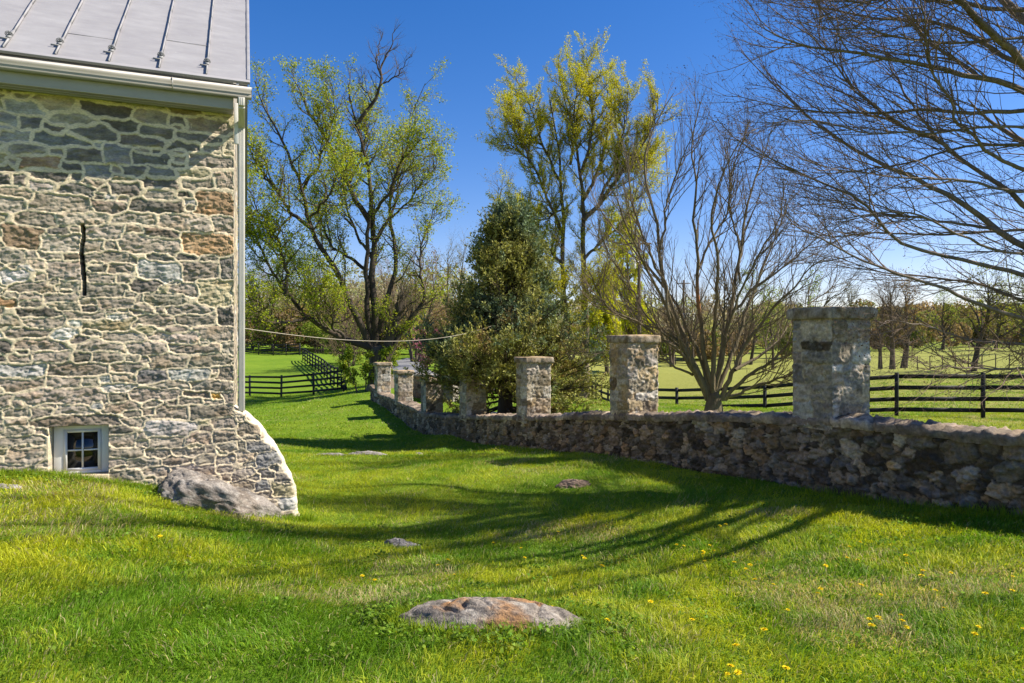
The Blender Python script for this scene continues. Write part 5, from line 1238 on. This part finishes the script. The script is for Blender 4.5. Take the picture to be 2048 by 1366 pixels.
# ------------------------------------------------------------------ grass
def inside_house(x, y):
    px = x-CC[0]; py = y-CC[1]; t = px*E[0]+py*E[1]; s = px*Bk[0]+py*Bk[1]
    ht = np.where(t < 0, True, t < .74); return (s > .0) & (s < 6.0) & (t < .74) & ((t < 0) | (s < .5))
def grass(r, d0, d1, dens, hgt, wid, segs, xlim=.86, far_side=False):
    area = (xlim*2)*(d1*d1-d0*d0)/2; n = int(area*dens)
    yy = np.sqrt(r.uniform(d0*d0, d1*d1, n)); xx = r.uniform(-1, 1, n)*(xlim*yy+.4)
    k = ~inside_house(xx, yy)
    sw = side_of_wall(xx, yy); k &= ((sw < -.02) | (sw > .55)) if far_side else (sw < -.02)
    k &= ~((((xx-R0[0])/.56)**2+((yy-3.92)/.21)**2) < 1)
    x2, y2 = g2(1147, 9.75); k &= ~((((xx-x2)/.22)**2+((yy-y2)/.15)**2) < 1)
    x2, y2 = g2(808, 6.75); k &= ~((((xx-x2)/.19)**2+((yy-y2)/.11)**2) < 1)
    for px_, d_, a_, b_ in ((662, 14.3, .36, .17), (735, 14.9, .43, .19)):
        x2, y2 = g2(px_, d_); k &= ~((((xx-x2)/a_)**2+((yy-y2)/b_)**2) < 1)
    k &= ~((np.hypot((xx+7.6), (yy-36.6)*.8) < 1.2) & (r.random(n) < .8))
    bare = fbm(xx*1.1+4, yy*1.1, 601, 4); thin = sst(.45, .9, bare); k &= r.random(n) > thin*.55
    xx, yy = xx[k], yy[k]; bare = bare[k]; n = len(xx); z = ground(xx, yy)
    cl = fbm(xx*2.6, yy*2.6, 602, 3); H = hgt*(1+.45*cl)*r.uniform(.5, 1.35, n); tall = r.random(n) < .015; H = np.where(tall, H*1.6, H)
    a = r.uniform(0, 2*math.pi, n); la = fbm(xx*1.7, yy*1.7, 603, 3)*3+r.normal(0, 1.1, n); lean = r.uniform(.25, 1.25, n)
    ld = np.stack([np.cos(la), np.sin(la)], 1)*lean[:, None]*H[:, None]; wd_ = np.stack([np.cos(a), np.sin(a)], 1)*(wid*r.uniform(.6, 1.3, n))[:, None]
    b = np.stack([xx, yy, z-.004], 1)
    def off(v, zz): return np.concatenate([v, zz[:, None]], 1)
    if segs == 2:
        V = np.stack([b+off(-wd_, z*0), b+off(wd_, z*0), b+off(ld*.35+wd_*.8, H*.55), b+off(ld*.35-wd_*.8, H*.55), b+off(ld, H*(.98-.42*lean))], 1).reshape(-1, 3)
        i = np.arange(n)*5; Q = np.stack([i, i+1, i+2, i+3], 1); T_ = np.stack([i+3, i+2, i+4], 1); kv = 5
    else:
        V = np.stack([b+off(-wd_, z*0), b+off(wd_, z*0), b+off(ld, H*(.98-.40*lean))], 1).reshape(-1, 3); i = np.arange(n)*3; Q = np.zeros((0, 4), int); T_ = np.stack([i, i+1, i+2], 1); kv = 3
    g = fbm(xx*.9, yy*.9, 604, 4)[:, None]; g2_ = fbm(xx*4, yy*4, 605, 3)[:, None]
    t_ = np.clip(.52+.95*g+.4*g2_+r.normal(0, .30, (n, 1)), 0, 1)
    t_ = t_*(1-.22*sst(6.5, 12, yy)[:, None]); c = np.array([.13, .26, .012])*(1-t_)+np.array([.47, .50, .028])*t_
    farg = sst(16, 28, yy)[:, None]; c = c*(1-farg*.5)+np.array([.16, .32, .012])*farg*.5
    dry = (r.random(n) < .06+.55*sst(.2, .8, bare+.12*np.tanh(xx)))[:, None]; c = np.where(dry, np.array([.55, .46, .22])*r.uniform(.6, 1.1, (n, 1)), c)
    c = c*(1+r.normal(0, .15, (n, 1)))
    return V, Q, T_, np.repeat(np.clip(c, .01, .6), kv, 0), kv
r = np.random.default_rng(31)
Vs, Qs, Ts, Cs, n0 = [], [], [], [], 0
for args in ((2.2, 4.6, 9500, .058, .0024, 2), (4.6, 8.0, 5200, .062, .0030, 2), (8.0, 13, 2300, .065, .0045, 1), (13, 24, 620, .07, .008, 1), (24, 46, 150, .075, .016, 1)):
    V, Q, T_, C_, kv = grass(r, *args, far_side=args[0] > 8)
    Vs.append(V); Qs.append(Q+n0); Ts.append(T_+n0); Cs.append(C_); n0 += len(V)
# taller tufts against stone: house foot, wall foot, round the boulder
def fringe(pts, n, hgt, spread, r, wid=.0028):
    pts = np.asarray(pts, float); k = r.integers(len(pts), size=n); xy = pts[k]+r.normal(0, spread, (n, 2)); return xy[:, 0], xy[:, 1]
tt = np.linspace(-2.9, -.55, 400); f1 = np.stack([C3[0]+E[0]*tt-Bk[0]*.05, C3[1]+E[1]*tt-Bk[1]*.05], 1)
th = np.linspace(0, 2*math.pi, 200); f2 = np.stack([R0[0]+.60*np.cos(th), 3.92+.25*np.sin(th)-.01], 1)
f3 = np.stack([np.interp(np.linspace(.1, 7, 800), S, ks[:, 0])-.03, np.interp(np.linspace(.1, 7, 800), S, ks[:, 1])-.02], 1)
tt = np.linspace(-.75, .9, 200); f4 = np.stack([C3[0]+E[0]*tt-Bk[0]*(.02+.48*np.sin(np.clip((tt+.75)/1.45, 0, 1)*math.pi)**.7), C3[1]+E[1]*tt-Bk[1]*(.02+.48*np.sin(np.clip((tt+.75)/1.45, 0, 1)*math.pi)**.7)], 1)
for pts, n, hg, sp_ in ((f1, 6000, .10, .05), (f2, 2600, .075, .022), (f3, 5000, .11, .07), (f4, 2600, .10, .04)):
    xx, yy = fringe(pts, n, hg, sp_, r); k = (side_of_wall(xx, yy) < 0) & ~inside_house(xx, yy); xx, yy = xx[k], yy[k]; n = len(xx); z = ground(xx, yy); H = hg*r.uniform(.4, 1.3, n)
    la = r.uniform(0, 6.28, n); a = r.uniform(0, 6.28, n); ln = r.uniform(.1, .7, n)*H; ld = np.stack([np.cos(la)*ln, np.sin(la)*ln], 1); wd_ = np.stack([np.cos(a), np.sin(a)], 1)*.0028
    b = np.stack([xx, yy, z-.005], 1); e0 = lambda v, h: np.concatenate([v, np.broadcast_to(np.asarray(h, float), (n,))[:, None]], 1)
    V = np.stack([b+e0(-wd_, 0), b+e0(wd_, 0), b+e0(ld*.35+wd_*.8, H*.55), b+e0(ld*.35-wd_*.8, H*.55), b+e0(ld, H)], 1).reshape(-1, 3); i = np.arange(n)*5
    Qs.append(np.stack([i, i+1, i+2, i+3], 1)+n0); Ts.append(np.stack([i+3, i+2, i+4], 1)+n0); n0 += len(V); Vs.append(V)
    t_ = r.random((n, 1)); c = np.array([.14, .26, .014])*(1-t_)+np.array([.32, .40, .024])*t_; Cs.append(np.repeat(c, 5, 0))
g = mesh_obj('grass', np.concatenate(Vs), [np.concatenate(Qs), np.concatenate(Ts)], M_grass, None, np.concatenate(Cs)); tag(g, 'short green lawn grass with a few dry straw patches', 'grass', kind='stuff')

# clover and broad-leaved weeds in the lawn (uncountable ground cover)
r = np.random.default_rng(32); cen = []
for _ in range(260):
    if r.random() < .45: yy = r.uniform(3.2, 8); xx = r.uniform(-.8, .8)*yy
    elif r.random() < .5: t = r.uniform(-2.9, .8); xx, yy = C3[:2]+E*t-Bk*abs(r.normal(.1, .2)); yy = float(yy)
    else: a = r.uniform(0, 6.28); xx = R0[0]+.6*math.cos(a)*r.uniform(.9, 1.4); yy = 3.92+.33*math.sin(a)*r.uniform(.9, 1.4)
    if inside_house(np.array([xx]), np.array([yy]))[0] or side_of_wall(xx, yy) > -.1 or (((xx-R0[0])/.6)**2+((yy-3.92)/.24)**2) < 1: continue
    m = r.integers(14, 36); c = np.stack([xx+r.normal(0, .045, m), yy+r.normal(0, .045, m), np.zeros(m)], 1); c[:, 2] = ground(c[:, 0], c[:, 1])+r.uniform(.03, .075, m); cen.append(c)
cen = np.concatenate(cen)
w_ = leaf_cloud('lawn_weeds', cen, .011, leafcol(len(cen), [(.15, .27, .02), (.22, .33, .03), (.12, .2, .02)], r), r, M_leaf, None, .8, bias=(0, 0, 1.6)); tag(w_, 'low clover and broad leaved weeds among the grass', 'weeds', kind='stuff')

# dandelions: every visible flower is a thing of its own
DPX = [(1205, 1128), (1162, 1106), (1168, 1112), (1115, 1062), (1240, 1112), (1210, 1047), (908, 1142), (878, 1126), (748, 1157), (724, 1149), (893, 1117), (984, 1086), (1043, 1095), (1047, 1113), (320, 1074), (112, 981), (331, 1041),
 (1412, 1048), (1437, 1050), (1451, 1048), (1356, 1086), (1365, 1088), (1389, 1081), (1400, 1103), (1408, 1105), (1413, 1116), (1432, 1096), (1418, 1087), (1469, 1126), (1494, 1132), (1502, 1130), (1512, 1160), (1546, 1163), (1575, 1213), (1647, 1131), (1633, 1179), (1646, 1177), (1719, 1170), (1765, 1184), (1702, 1093), (1718, 1085), (1715, 1118), (1692, 1117), (1817, 1112), (1812, 1126), (1847, 1152), (1850, 1142), (1902, 1140), (1975, 1186), (2023, 1180), (2024, 1146), (1887, 1210), (1870, 1178), (1758, 1232), (1757, 1236), (1738, 1234), (1742, 1252), (1802, 1233), (1812, 1246), (1798, 1243), (1950, 1247), (1951, 1262), (2043, 1254), (1302, 1196), (1385, 1234), (1535, 1262), (1478, 1290), (1460, 1330), (1474, 1336), (1458, 1338), (1570, 1334), (1212, 1239), (1356, 1066), (1111, 1205), (1530, 1049), (1206, 1130)]
def dandelion_meshes():
    mb = MB(); mb.tube([(0, 0, -.01), (.004, .002, .04), (.0, .006, .078)], [.0022, .0018, .0016], 5); stem = mb
    r = np.random.default_rng(9); V, Fq = [], []
    for ring, (n, L, el) in enumerate(((18, .021, .12), (16, .017, .45), (12, .012, .9), (8, .007, 1.25))):
        for i in range(n):
            a = i/n*6.283+ring*.2+r.normal(0, .05); l = L*r.uniform(.85, 1.1); e_ = el+r.normal(0, .08); d_ = np.array([math.cos(a)*math.cos(e_), math.sin(a)*math.cos(e_), math.sin(e_)]); s_ = np.array([-math.sin(a), math.cos(a), 0])*.0022
            c = np.array([0, .006, .078]); k = len(V); V += [c-s_*.6, c+s_*.6, c+d_*l+s_, c+d_*l-s_]; Fq.append((k, k+1, k+2, k+3))
    return stem, np.array(V), np.array(Fq)
stem, hv, hfq = dandelion_meshes()
M_stem = mat_plain('flower_stem', (.10, .17, .03), (.14, .20, .04), 40, .6, .2, .0); M_dand = mat_plain('dandelion_yellow', (.78, .56, .008), (.85, .66, .015), 120, .7, .1, .0)
proto = stem.build('dandelion', M_stem); ph_ = mesh_obj('flower_head', hv, hfq, M_dand); ph_.parent = proto
tag(proto, 'single yellow dandelion flower in the lawn', 'flower', 'yellow dandelions scattered over the lawn')
# intersect pixel rays with the lawn
def ray_ground(px, py):
    dd_ = np.geomspace(2.4, 40, 500); z = (683-py)/F*dd_; x = (px-1024)/F*dd_; h = z-.07-ground(x, dd_); i = np.where(h < 0)[0]
    return dd_[i[0]] if len(i) else None
first = True
for px, py in DPX:
    d_ = ray_ground(px, py)
    if d_ is None: continue
    x = (px-1024)/F*d_
    if side_of_wall(x, d_) > -.05: continue
    if first: o = proto; first = False
    else:
        o = proto.copy(); COL.objects.link(o); c = ph_.copy(); COL.objects.link(c); c.parent = o
    o.location = (x, d_, gz(x, d_)); o.rotation_euler = (random.uniform(-.25, .25), random.uniform(-.25, .25), random.uniform(0, 6.28)); s = random.uniform(.6, .95); o.scale = (s, s, s*random.uniform(.8, 1.1))

# ------------------------------------------------------------------ light, sky, camera
trav = Vector((-.70, -.015, -.714)).normalized()
sl = bpy.data.lights.new('sun', 'SUN'); sl.energy = 5.0; sl.angle = rad(.53); sl.color = (1, .925, .79)
so = bpy.data.objects.new('sun', sl); so.rotation_euler = trav.to_track_quat('-Z', 'Y').to_euler(); so.location = (20, 0, 30); COL.objects.link(so)
w = bpy.data.worlds.new('World'); SC.world = w; w.use_nodes = True; nt = w.node_tree
sky = nt.nodes.new('ShaderNodeTexSky'); sky.sky_type = 'NISHITA'; sky.sun_disc = False; sky.sun_elevation = rad(45.6); sky.sun_rotation = rad(88.8); sky.air_density = 1.0; sky.dust_density = .35; sky.ozone_density = 1.6; sky.altitude = 200
hs = nt.nodes.new('ShaderNodeHueSaturation'); hs.inputs['Saturation'].default_value = 1.42; hs.inputs['Hue'].default_value = .504
nt.links.new(sky.outputs[0], hs.inputs['Color']); bg = nt.nodes['Background']; nt.links.new(mixc(nt, 1.0, hs.outputs[0], (1.06, .90, 1.04), 'MULTIPLY'), bg.inputs[0]); bg.inputs[1].default_value = .088
cam = bpy.data.cameras.new('camera'); cam.lens = 24.0; cam.sensor_width = 36; cam.clip_end = 4000; cam.clip_start = .05
co = bpy.data.objects.new('camera', cam); co.rotation_euler = (rad(90), 0, 0); COL.objects.link(co); SC.camera = co
SC.view_settings.view_transform = 'Standard'; SC.view_settings.look = 'None'; SC.view_settings.exposure = 0.9; SC.view_settings.gamma = 1
SC.cycles.max_bounces = 6; SC.cycles.diffuse_bounces = 3; SC.cycles.transmission_bounces = 4
